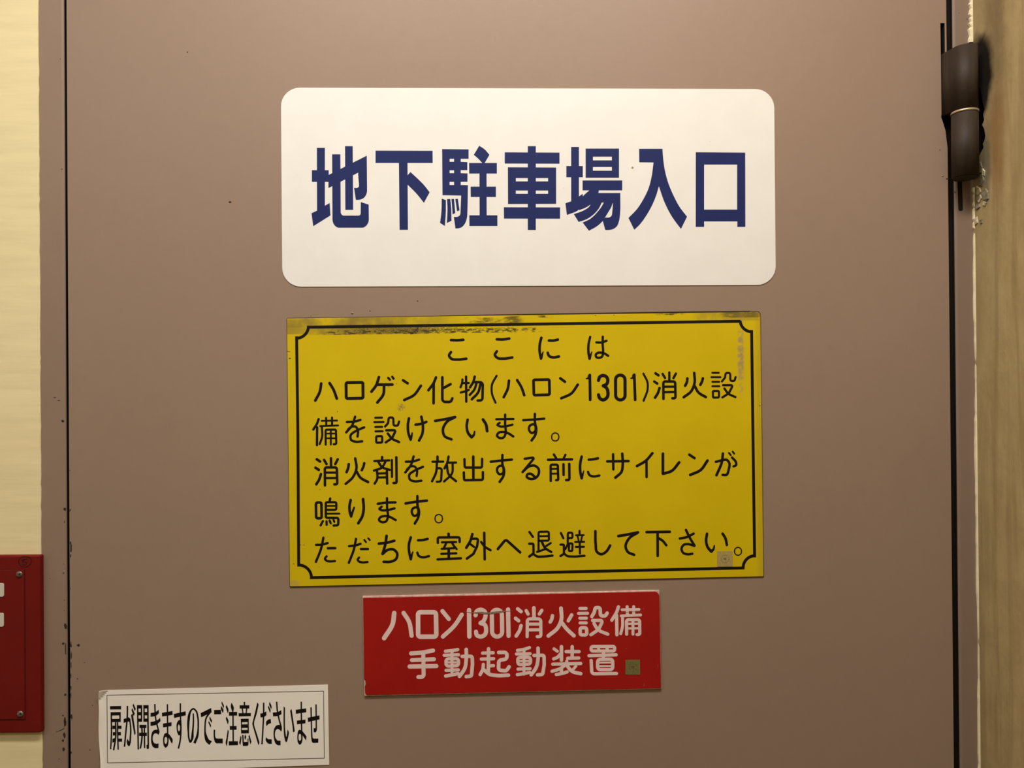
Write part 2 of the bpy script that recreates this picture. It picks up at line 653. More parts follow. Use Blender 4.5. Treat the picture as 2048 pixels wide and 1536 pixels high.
# small broken flakes of plaster around the lower end of the hinge, each a thin chip on the wall
M_chip = flat('bare_plaster_chip', (0.22, 0.19, 0.125, 1), 0.9, 0.1, mottled=0.35, scale=300)
M_chip2 = flat('pale_plaster_chip', (0.52, 0.45, 0.29, 1), 0.9, 0.1, mottled=0.3, scale=300)
def wall_chip(pts, mat, th=0.0012):
    x = XR_WALL
    P = [onto_x(a, b, x) for a, b in pts]
    n = len(P)
    c = sum(P, Vector()) / n
    v = [Vector((x - th * random.uniform(0.6, 1.2), c.y + (p.y - c.y) * 0.8, c.z + (p.z - c.z) * 0.85)) for p in P] + [Vector((x + 0.0003, p.y, p.z)) for p in P]
    f = [tuple(range(n))] + [(i, (i + 1) % n, n + (i + 1) % n, n + i) for i in range(n)]
    o = mesh_obj('plaster_flake', v, f, mat, parent=rwall)
    bm = bmesh.new(); bm.from_mesh(o.data); bmesh.ops.recalc_face_normals(bm, faces=bm.faces)
    if bm.faces[0].normal.x > 0: bmesh.ops.reverse_faces(bm, faces=bm.faces)
    bm.to_mesh(o.data); bm.free()
for pts, mt in [
    ([(1956, 330), (1962, 322), (1966, 334), (1964, 346), (1958, 350)], M_chip),
    ([(1958, 350), (1967, 346), (1970, 360), (1966, 374), (1959, 372)], M_chip),
    ([(1953, 372), (1961, 375), (1963, 384), (1957, 392), (1952, 388)], M_chip2),
    ([(1963, 382), (1972, 376), (1979, 384), (1979, 398), (1974, 404), (1966, 400)], M_chip),
    ([(1954, 394), (1962, 388), (1966, 396), (1960, 406), (1955, 404)], M_chip2),
    ([(1966, 336), (1971, 342), (1970, 352), (1966, 350)], M_chip2),
    ([(1952, 408), (1960, 406), (1962, 414), (1955, 420), (1951, 416)], M_chip),
    ([(1967, 402), (1975, 405), (1972, 412), (1966, 410)], M_chip2),
    ([(1950, 436), (1955, 432), (1957, 446), (1951, 452)], M_chip2),
    ([(1960, 440), (1966, 438), (1966, 446), (1961, 447)], M_chip),
]:
    wall_chip(pts, mt)

# ---------------------------------------------------------------- door frame
M_gap_shade = flat('painted_gap_shade', (0.016, 0.012, 0.009, 1), 0.85, 0.1)  # near-black colour standing in for shade inside the door gaps
def jamb(name, x0, x1, gap_side, holes=()):
    """pressed steel jamb: flat face, rounded corner turning back into the door gap, then a stop"""
    r = 0.0030
    prof = []
    yf, yb = 0.003, 0.055
    if gap_side > 0:
        prof.append((x0, yb)); prof.append((x0, yf))
        prof.append((x1 - r, yf))
        for k in range(1, 7):
            a = math.pi / 2 * k / 6
            prof.append((x1 - r + r * math.sin(a), yf + r - r * math.cos(a)))
        prof.append((x1, yb)); prof.append((x1 + 0.02, yb)); 
    else:
        prof.append((x1, yb)); prof.append((x1, yf)); prof.append((x0 + r, yf))
        for k in range(1, 7):
            a = math.pi / 2 * k / 6
            prof.append((x0 + r - r * math.sin(a), yf + r - r * math.cos(a)))
        prof.append((x0, yb)); prof.append((x0 - 0.02, yb))
    v, f = [], []
    for z in (0.0, Z_DTOP + 0.045):
        for p in prof: v.append(Vector((p[0], p[1], z)))
    n = len(prof)
    for i in range(n - 1): f.append((i, i + 1, n + i + 1, n + i))
    o = mesh_obj(name, v, f, M_frame, kind='structure', origin=((x0 + x1) / 2, 0, 1.5))
    o.data.materials.append(M_gap_shade)
    for i in range(n - 1):                      # gap's shade painted onto the faces that turn into it
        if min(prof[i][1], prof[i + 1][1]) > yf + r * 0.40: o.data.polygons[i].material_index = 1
    return o
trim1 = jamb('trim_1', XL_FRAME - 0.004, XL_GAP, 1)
M_frame_dirty = door_paint('grimy_frame_paint', (0.245, 0.172, 0.126, 1))
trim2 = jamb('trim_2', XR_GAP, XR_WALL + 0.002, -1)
trim2.data.materials[0] = M_frame_dirty
for nm, xa, xb, par in (('dark_gap_fill', XL_GAP - 0.004, XL_DOOR + 0.0005, trim1), ('dark_gap_fill', XR_DOOR - 0.0005, XR_GAP + 0.004, trim2)):  # dark strips added behind both gaps so they look fully shaded
    box_obj(nm, (xa, 0.0075, 0.01), (xb, 0.030, Z_DTOP), M_gap_shade, par, label='dark strip added to deepen the shade in the door gap')
box_obj('trim_3', (XL_GAP, 0.003, Z_DTOP + 0.004), (XR_GAP, 0.055, Z_DTOP + 0.045), M_frame, bevel=0.002, kind='structure')
# dark slot in the right jamb through which the hinge leaf passes
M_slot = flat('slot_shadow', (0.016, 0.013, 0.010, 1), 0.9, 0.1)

# ---------------------------------------------------------------- the door leaf
def door_leaf():
    def wx(px, y, yref=768):      # keep edges plumb: pixel x given at its own row
        return onto(px, y).x
    ztop = Z_DTOP; zbot = 0.008
    R = XR_DOOR
    def P(px, py):
        q = onto(px, py); return (q.x, q.z)
    outer = [(XL_DOOR, zbot), (R, zbot)]
    # notch worn and cut for the hinge
    z290 = P(1897, 296)[1]
    outer += [(R, z290), (R - 0.0009, P(1897, 282)[1]), (R - 0.0019, P(1893, 262)[1]), (R - 0.0042, P(1888, 246)[1]), (R - 0.0062, P(1886, 234)[1]),
              (P(1883, 228)[0], P(1883, 228)[1]), (P(1881.5, 104)[0], P(1881.5, 104)[1]), (P(1880.7, 46)[0], P(1880.7, 46)[1]),
              (P(1889.2, 46)[0], P(1889.2, 46)[1]), (P(1889.8, 112)[0], P(1889.8, 112)[1]), (R, P(1895, 112)[1]), (R, ztop), (XL_DOOR, ztop)]
    pts = [Vector((a, 0, b)) for a, b in outer]
    n = len(pts)
    v = list(pts) + [Vector((p.x, 0.0012, p.z)) for p in pts] + [Vector((p.x, 0.040, p.z)) for p in pts]
    # ease the front rim
    c = Vector(((XL_DOOR + R) / 2, 0, 1.0))
    f = []
    for t in tessellate_polygon([[Vector((p.x, p.z, 0)) for p in pts]]):
        a, b, cc = t
        nrm = (v[b] - v[a]).cross(v[cc] - v[a])
        f.append((a, b, cc) if nrm.y < 0 else (a, cc, b))
    for i in range(n):
        j = (i + 1) % n
        f.append((i, j, 2 * n + j, 2 * n + i))
    v = v[:n] + v[n:2 * n] + v[2 * n:]
    o = mesh_obj('door_1', v, f, M_door, kind='structure', origin=((XL_DOOR + R) / 2, 0.0, 1.5))
    bm = bmesh.new(); bm.from_mesh(o.data)
    bmesh.ops.delete(bm, geom=[x for x in bm.verts if not x.link_faces], context='VERTS')
    bm.to_mesh(o.data); bm.free()
    o.data.materials.append(M_gap_shade)
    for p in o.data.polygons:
        if abs(p.normal.y) < 0.5: p.material_index = 1  # door edges coloured dark as gap shade
    return o
door = door_leaf()

# ---------------------------------------------------------------- hinge
def hinge_paint():
    n = NT('dark_hinge_paint', 0.62, 0.28)
    st = n.noise(60.0, 4.0, 0.6, n.mapping(scale=(1, 1, 0.15)))
    c = n.mix(n.ramp(st, 0.35, 0.7), (0.026, 0.0155, 0.0085, 1), (0.046, 0.031, 0.019, 1))
    n.color(c)
    n.bump(n.noise(260.0), 0.2, 0.0005)
    return n.m
M_hinge = hinge_paint()
M_brass = flat('worn_bright_washer', (0.62, 0.50, 0.34, 1), 0.35, 0.5, 0.6)

BR = 0.0118                                   # knuckle radius
BY = -0.0125                                  # its axis stands in front of the door
bx_c = (onto(1905.5, 290, BY).x + onto(1956.0, 290, BY).x) / 2 - 0.0004
hinge = thing('hinge', 'dark brown knuckle hinge', None, (bx_c, BY, 1.78))
hinge.parent = door
hinge.location = Vector((bx_c, BY, 1.78)) - door.location
del hinge['label']

def zpx(py, y, px=1930): return onto(px, py, y).z
Z_UT = zpx(86, BY - BR); Z_UB = zpx(213.5, BY - BR)
Z_LT = Z_UB - 0.0034; Z_LB = zpx(348.5, BY - BR)

def barrel_profile_obj(name, z0, z1, leaf=None, r=BR, mat=None, bev=0.0008):
    """knuckle with an optional leaf strap tangent to it, extruded along z"""
    N = 40
    if leaf is None:
        prof = [(bx_c + r * math.cos(2 * math.pi * k / N), BY + r * math.sin(2 * math.pi * k / N)) for k in range(N)]
    else:
        lx, ly = leaf          # where the strap meets the slot
        # tangent on the front-left of the circle
        d = Vector((lx - bx_c, ly - BY)); L = d.length
        base = math.atan2(d.y, d.x); al = math.acos(r / L)
        t1 = base + al; t2 = base - al
        pts1 = Vector((bx_c + r * math.cos(t1), BY + r * math.sin(t1)))
        pts2 = Vector((bx_c + r * math.cos(t2), BY + r * math.sin(t2)))
        front, ang = (pts1, t1) if pts1.y < pts2.y else (pts2, t2)
        # walk the circle from the tangent point all the way round in front, right and back
        prof = []
        sgn = 1
        start = ang
        tot = math.radians(300)
        n = 36
        for k in range(n + 1):
            a = start + tot * k / n
            prof.append((bx_c + r * math.cos(a), BY + r * math.sin(a)))
        dirv = (Vector((lx, ly)) - front).normalized()
        nrm = Vector((-dirv.y, dirv.x))
        if nrm.y < 0: nrm = -nrm
        th = 0.0024
        q = Vector((lx, ly)) + dirv * 0.012
        prof.append(tuple(q + nrm * th)); prof.append(tuple(q))
    bm = bmesh.new()
    lo = [bm.verts.new((p[0], p[1], z0)) for p in prof]
    hi = [bm.verts.new((p[0], p[1], z1)) for p in prof]
    n = len(prof)
    for i in range(n):
        j = (i + 1) % n
        bm.faces.new((lo[i], lo[j], hi[j], hi[i]))
    fb = bm.faces.new(list(reversed(lo))); ft = bm.faces.new(hi)
    bmesh.ops.recalc_face_normals(bm, faces=bm.faces)
    if leaf is None and bev:
        ed = [e for e in bm.edges if all(abs(vv.co.z - z0) < 1e-6 for vv in e.verts) or all(abs(vv.co.z - z1) < 1e-6 for vv in e.verts)]
        bmesh.ops.bevel(bm, geom=ed, offset=bev, segments=2, profile=0.5, affect='EDGES')
    off = world_loc(hinge)
    for vv in bm.verts: vv.co -= off
    for fc in bm.faces:
        fc.smooth = abs(fc.normal.z) < 0.5
    me = bpy.data.meshes.new(name); bm.to_mesh(me); bm.free()
    me.materials.append(mat or M_hinge)
    o = bpy.data.objects.new(name, me); COL.objects.link(o); o.parent = hinge
    return o
def world_loc_(o): return o
lx = onto(1883.6, 170, 0.0).x
barrel_profile_obj('knuckle', Z_UB, Z_UT, leaf=(lx, 0.0))
barrel_profile_obj('knuckle', Z_LB, Z_LT, bev=0.0)
barrel_profile_obj('cap', Z_LB - 0.0009, Z_LB - 0.0001, r=BR * 0.93, bev=0.0)
barrel_profile_obj('washer', Z_UB - 0.0029, Z_UB - 0.0008, r=BR * 1.035, mat=M_brass, bev=0.0)
barrel_profile_obj('pin', Z_LB - 0.0005, Z_UT - 0.0004, r=BR * 0.55, mat=M_hinge, bev=0.0)
# lower leaf running back from the knuckle into the jamb
xs = onto(1920.5, 300, 0.003).x
v = []
for z in (Z_LB, Z_LT):
    v += [Vector((xs - 0.0012, 0.004, z)), Vector((xs + 0.0012, 0.004, z)), Vector((bx_c + 0.001, BY + BR * 0.6, z)), Vector((bx_c - 0.003, BY + BR * 0.6, z))]
mesh_obj('leaf', v, [(0, 1, 2, 3), (4, 7, 6, 5), (0, 4, 5, 1), (1, 5, 6, 2), (2, 6, 7, 3), (3, 7, 4, 0)], M_hinge, parent=hinge)

# the slot in the jamb below the knuckle: its shade painted as a flat patch with a rounded foot
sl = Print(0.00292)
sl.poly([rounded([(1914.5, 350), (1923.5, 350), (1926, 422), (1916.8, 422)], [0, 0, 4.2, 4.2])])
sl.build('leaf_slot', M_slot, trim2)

# ---------------------------------------------------------------- chips in the paint along the door's free edge and small dents
M_bare = flat('dark_bare_metal', (0.030, 0.022, 0.016, 1), 0.7, 0.3, mottled=0.4, scale=500)
def blob(cx, cy, rx, ry, n=9, j=0.35):
    return [(cx + rx * math.cos(2 * math.pi * k / n) * random.uniform(1 - j, 1 + j), cy + ry * math.sin(2 * math.pi * k / n) * random.uniform(1 - j, 1 + j)) for k in range(n)]
ch = Print(-0.00006)
for c in [(141.2, 1086, 1.6, 3.0), (141.8, 1096, 2.0, 8.0), (141.0, 1112, 1.1, 3.5), (141.0, 1177, .8, 1.6), (141.6, 1290, 1.8, 6), (142.3, 1311, 1.2, 7),
          (142.0, 1330, 1.0, 6), (141.6, 1352, .9, 5), (141.8, 1376, 1.1, 4), (142.8, 1433, 2.0, 5), (142.5, 1505, 1.3, 2.5),
          (141.8, 1391, .8, 7), (140.2, 1020, 1.0, 3), (139.8, 941, .7, 1.2),
          (157, 1290.5, 3.0, 2.6), (155, 1358, 1.4, 1.3), (169, 1325, .9, .8), (180, 1500, 1.6, .9), (375, 104, 1.3, 1.1), (460, 404, 3.0, 2.0),
          (740, 622, 1.2, .8), (835, 602, 1.3, .9), (185, 1411, 1.4, .6), (1894, 357.5, 1.8, 1.5), (1880, 300, 0.6, 2)]:
    ch.poly([blob(*c)])
ch.build('paint_chips', M_bare, door, kind='stuff')
cj = Print(0.00292)
for c in [(120.5, 118, 1.2, .7), (124, 338, 1.0, 1.2), (125.5, 842, 3.0, 3.0), (118, 801, 3.0, .8), (129.5, 1018, 3.0, 3.0), (128.8, 1044, .8, 1.8), (127.3, 1128, .7, .9),
          (127, 1146, 1.8, 1.1), (128.5, 1200, .7, .8), (128.2, 1221, .8, .9), (131, 1252, 2.6, 5.0), (126.5, 1287, 2.5, 2.5), (130.2, 1389, 2.0, 2.6),
          (125.6, 1431, 1.8, 1.4), (130.0, 1445, 2.4, 9), (128.5, 1470, 2.4, 6), (126.0, 1481, 2.6, 3.0), (127.0, 1498, 2.6, 3.6), (118.5, 1518, .9, .8), (131, 1300, 1.2, 12),
          (110, 795, 3.2, .5), (100, 1157, .9, .6)]:
    cj.poly([blob(*c)])
cj.ribbon([Vector((111.5, 1464)), Vector((120, 1461)), Vector((128, 1457))], [0.5, 1.3])
cj.build('paint_chips', M_bare, trim1, kind='stuff')
cr = Print(0.00292)
for c in [(1910, 384, 1.6, 1.0), (1934, 38, 1.0, 1.0), (1918, 26, .8, .8)]:
    cr.poly([blob(*c)])
cr.build('paint_chips', M_bare, trim2, kind='stuff')
# small lump of paint on the door above the yellow notice
def nub(px, py, r):
    c = onto(px, py, 0.0)
    v, f = [], []
    rings, seg = 4, 12
    for i in range(rings):
        a = math.pi / 2 * i / rings
        for k in range(seg):
            t = 2 * math.pi * k / seg
            v.append(Vector((c.x + r * math.cos(a) * math.cos(t), -r * 0.6 * math.sin(a), c.z + r * 0.8 * math.cos(a) * math.sin(t))))
    v.append(Vector((c.x, -r * 0.6, c.z)))
    for i in range(rings - 1):
        for k in range(seg):
            j = (k + 1) % seg
            f.append((i * seg + k, i * seg + j, (i + 1) * seg + j, (i + 1) * seg + k))
    for k in range(seg): f.append(((rings - 1) * seg + k, (rings - 1) * seg + (k + 1) % seg, len(v) - 1))
    mesh_obj('paint_lump', v, f, M_door, parent=door, smooth=True)
nub(704.5, 626, 0.0013); nub(622, 631, 0.0006); nub(1885, 352, 0.0010)

# ================================================================= WHITE PLATE WITH BLUE CHARACTERS
def white_face():
    n = NT('white_sign_vinyl', 0.45, 0.3)
    f = n.noise(30.0, 4.0)
    n.color(n.mix(n.ramp(f, 0.35, 0.7), (0.800, 0.788, 0.745, 1), (0.822, 0.812, 0.770, 1)))
    n.bump(n.noise(120.0, 2.0), 0.04, 0.0004)
    return n.m
M_white = white_face()
M_blue = flat('blue_vinyl', (0.0125, 0.0215, 0.112, 1), 0.5, 0.2, mottled=0.05)

def center_of(c): 
    return onto(sum(p[0] for p in c) / len(c), sum(p[1] for p in c) / len(c), 0.0)

WC = [(561.5, 175.5), (1548.5, 178.3), (1552.0, 570.3), (564.5, 574.0)]
wsign = thing('parking_entrance_sign', 'large white rounded sign with seven bold blue characters, topmost on the door', 'sign', center_of(WC))
T = 0.0007
slab('plate', rounded(WC, 38), -T, 0.0, M_white, wsign, bevel=0.00025)
BLUE = [
 (600, 270, """p 230 175 340 175 340 965 405 928 416 1098 180 1246 157 1068 232 1033
p 162 480 392 480 392 640 162 640
p 388 546 912 282 912 452 388 725
p 805 450 912 300 916 750 905 810 875 855 830 880 762 886 738 722 780 722 800 710 805 690
p 614 152 720 152 726 1022 619 1022
p 438 263 551 263 556 1050 562 1075 578 1095 600 1100 800 1100 820 1092 828 1070 830 915 938 950 940 1150 925 1210 890 1250 850 1266 530 1266 490 1250 455 1205 443 1150"""),
 (600, 270, """p 1031 213 1810 215 1812 382 1031 382
p 1350 380 1468 380 1474 1295 1360 1295
p 1466 552 1508 505 1600 590 1690 680 1770 782 1692 926 1590 800 1466 675"""),
 (860, 270, """p 165 192 527 196 527 325 420 325 420 365 510 370 510 480 420 480 420 520 512 524 512 638 420 640 420 682 518 684 515 900 510 1080 500 1150 470 1220 430 1260 400 1272 347 1276 325 1118 380 1115 405 1100 415 1070 425 827 170 822 | 268 325 328 325 328 365 268 365 | 268 482 328 482 328 520 268 520 | 268 640 328 640 328 682 268 682
p 160 868 217 888 215 1080 203 1243 137 1200 155 1050
p 232 875 277 873 288 980 293 1170 230 1202 238 1000
p 292 873 328 873 345 1065 308 1085 300 960
p 345 873 380 870 403 1028 370 1042
p 672 146 745 195 812 270 745 384 715 384 660 325 598 270
p 533 382 913 382 913 526 535 526
p 675 520 772 520 774 1100 677 1100
p 554 704 900 704 900 846 556 846
p 536 1096 920 1096 920 1242 538 1242"""),
 (860, 270, """p 1335 152 1445 152 1445 1297 1335 1297
p 1020 236 1768 240 1768 392 1020 390
p 1008 986 1776 988 1776 1143 1010 1141
p 1063 440 1722 444 1722 940 1065 942 | 1172 588 1335 588 1335 633 1172 633 | 1445 588 1612 588 1612 633 1445 633 | 1172 758 1335 758 1335 802 1172 802 | 1445 758 1612 758 1612 802 1445 802"""),
 (1110, 270, """p 220 163 327 163 327 838 378 802 378 940 330 1015 162 1093 142 932 220 905
p 155 423 380 423 380 577 155 577
p 418 185 874 185 874 584 418 584 | 518 296 776 296 776 346 518 346 | 518 437 776 437 776 487 518 487
p 376 620 918 620 918 756 376 756
p 475 750 600 750 592 792 560 850 514 922 430 985 330 1027 300 940 378 838
p 505 918 641 918 600 1000 520 1090 430 1150 322 1187 257 1080 380 1035 460 985
p 668 918 792 918 780 950 760 1000 690 1115 655 1170 580 1240 463 1307 378 1195 480 1145 580 1050 640 970
p 560 792 892 792 890 922 500 922
p 790 900 892 850 890 1050 875 1170 845 1245 790 1285 740 1296 686 1296 650 1165 690 1126 740 1125 765 1110 778 1080 788 980"""),
 (1110, 270, """p 1148 188 1467 188 1478 330 1500 480 1545 650 1620 830 1700 980 1803 1115 1720 1283 1600 1120 1500 930 1418 700 1390 800 1330 950 1240 1110 1150 1230 1082 1294 1003 1132 1120 1010 1210 870 1280 720 1320 560 1345 375 1150 373"""),
 (1230, 270, """p 1103 235 1778 240 1780 1255 1670 1255 1670 1180 1217 1180 1217 1255 1102 1255 | 1217 404 1667 404 1667 1018 1217 1018"""),
]
for ox, oy, txt in BLUE:
    Print(-T - 0.00004).parse(txt, ox, oy, 2048 / 300).build('character', M_blue, wsign)
M_speck = flat('grey_speck', (0.30, 0.26, 0.18, 1), 0.8, 0.1)
sp = Print(-T - 0.00003)
for c in [(1264.8, 335.5, 2.2, 2.2), (1268, 341, .7, .6), (1127.3, 376, .5, .5), (1420, 283, .5, .5), (893, 602, .1, .1)]:
    sp.poly([blob(*c)])
sp.build('specks', M_speck, wsign, kind='stuff')

# ================================================================= YELLOW NOTICE
YC = [(573.3, 635.8), (1521.0, 622.5), (1527.6, 1153.8), (579.3, 1174.5)]
yo = center_of(YC)
def yellow_face():
    n = NT('yellow_enamel', 0.5, 0.2)
    base = (0.560, 0.376, 0.010, 1)
    f = n.noise(14.0, 4.0)
    c = n.mix(n.ramp(f, 0.3, 0.75), (0.615, 0.455, 0.0030, 1), (0.655, 0.490, 0.0045, 1))
    def uv(px, py):
        q = onto(px, py, 0.0); return q.x - yo.x, q.z - yo.z
    sep = n.t.nodes.new('ShaderNodeSeparateXYZ'); n.link(n.tc.outputs['Object'], sep.inputs[0])
    # height measured along the sign's own slope
    sl_ = (uv(1521, 622.5)[1] - uv(573.3, 635.8)[1]) / (uv(1521, 622.5)[0] - uv(573.3, 635.8)[0])
    h = n.math('SUBTRACT', sep.outputs['Z'], n.math('MULTIPLY', sep.outputs['X'], sl_))
    def band(pxa, pxb, pya, pyb, amount, nscale, lo, hi, col, stretch=(1, 1, 1), sx=0.012):
        nonlocal c
        a, b = uv(pxa, pya), uv(pxb, pyb)
        xa, xb = a[0], b[0]
        ha = a[1] - a[0] * sl_; hb = b[1] - b[0] * sl_
        m = n.ramp(sep.outputs['X'], xa, xa + sx)
        m = n.math('MULTIPLY', m, n.ramp(sep.outputs['X'], xb - sx, xb, 1.0, 0.0))
        hi_, lo_ = max(ha, hb), min(ha, hb)
        m = n.math('MULTIPLY', m, n.ramp(h, lo_ - 0.0006, lo_ + 0.0006))
        m = n.math('MULTIPLY', m, n.ramp(h, hi_ - 0.0006, hi_ + 0.0010, 1.0, 0.0))
        nz = n.noise(nscale, 5.0, 0.65, n.mapping(scale=stretch))
        m = n.math('MULTIPLY', m, n.ramp(nz, lo, hi))
        c = n.mix(n.math('MULTIPLY', m, amount), c, col)
    dk = (0.055, 0.042, 0.014, 1); ol = (0.26, 0.185, 0.030, 1)
    band(490, 960, 630, 650.0, 0.95, 22, 0.30, 0.62, ol, sx=0.08)
    band(540, 640, 640, 668.0, 0.7, 22, 0.20, 0.60, ol, sx=0.02)                    # dull wipe along the top rim, left
    band(590, 900, 655.0, 666.5, 0.9, 40, 0.20, 0.55, ol, sx=0.03)
    band(700, 930, 657.0, 664.0, 0.85, 900, 0.42, 0.60, dk, (0.6, 1, 1.3))  # gritty strip under the border
    band(900, 1040, 655.5, 661.5, 0.65, 700, 0.46, 0.62, dk, (0.5, 1, 1.3))
    band(640, 1090, 662.0, 664.0, 0.9, 160, 0.46, 0.56, dk, (1, 1, 3))
    band(922, 1055, 634.5, 645.5, 0.85, 110, 0.44, 0.62, dk, (0.5, 1, 1.6))
    band(1065, 1112, 631.5, 635.5, 0.9, 220, 0.42, 0.58, dk, (0.5, 1, 1.6))
    band(1305, 1375, 627.5, 630.0, 0.9, 220, 0.42, 0.55, dk, (0.5, 1, 1.6))
    band(1432, 1535, 624.5, 634.5, 0.85, 200, 0.34, 0.56, dk, (0.5, 1, 1.3))
    band(1380, 1530, 624.0, 641.0, 0.5, 40, 0.30, 0.60, ol)
    # vertical scuff at the right, inside the border
    a, b = uv(1481, 712)
    c = n.mix(n.math('MULTIPLY', n.spot(a, b, 0.8, 0.0038, 0.042, ('X', 'Z'), 0.6, 0.5, 120), n.ramp(n.noise(210, 5.0), 0.34, 0.60)), c, (0.33, 0.235, 0.12, 1))
    a, b = uv(802, 815)
    c = n.mix(n.math('MULTIPLY', n.spot(a, b, 0.8, 0.0045, 0.0045, ('X', 'Z'), 0.5, 1.0, 220), n.ramp(n.noise(520, 3.0), 0.4, 0.6)), c, (0.24, 0.16, 0.06, 1))
    a, b = uv(1524, 900)
    c = n.mix(n.spot(a, b, 0.4, 0.0075, 0.24, ('X', 'Z'), 0.5, 0.3, 60), c, (0.38, 0.25, 0.02, 1))
    a, b = uv(590, 1168)
    c = n.mix(n.spot(a, b, 0.45, 0.006, 0.005, ('X', 'Z'), 0.6, 0.5, 120), c, (0.38, 0.27, 0.10, 1))
    n.color(c)
    n.bump(n.noise(200.0, 2.0), 0.04, 0.0004)
    return n.m
M_yellow = yellow_face()
M_core = flat('dark_sign_core', (0.035, 0.022, 0.010, 1), 0.8, 0.2)
M_black = flat('black_print', (0.0090, 0.0062, 0.0048, 1), 0.55, 0.15)
ysign = thing('halogen_notice_sign', 'yellow sign with black border and six lines of black writing, middle of the door', 'sign', yo)
T = 0.0011
slab('backing_plate', rounded(YC, [1, 6, 1, 1], 4), -T + 0.0003, 0.0, M_core, ysign)
YI = [(574.0, 636.9), (1520.4, 624.0), (1526.8, 1152.6), (580.0, 1172.9)]
slab('face', rounded(YI, [1, 6, 1, 2], 4), -T, -T + 0.0003, M_yellow, ysign, bevel=0.0001)
S8 = 8.192
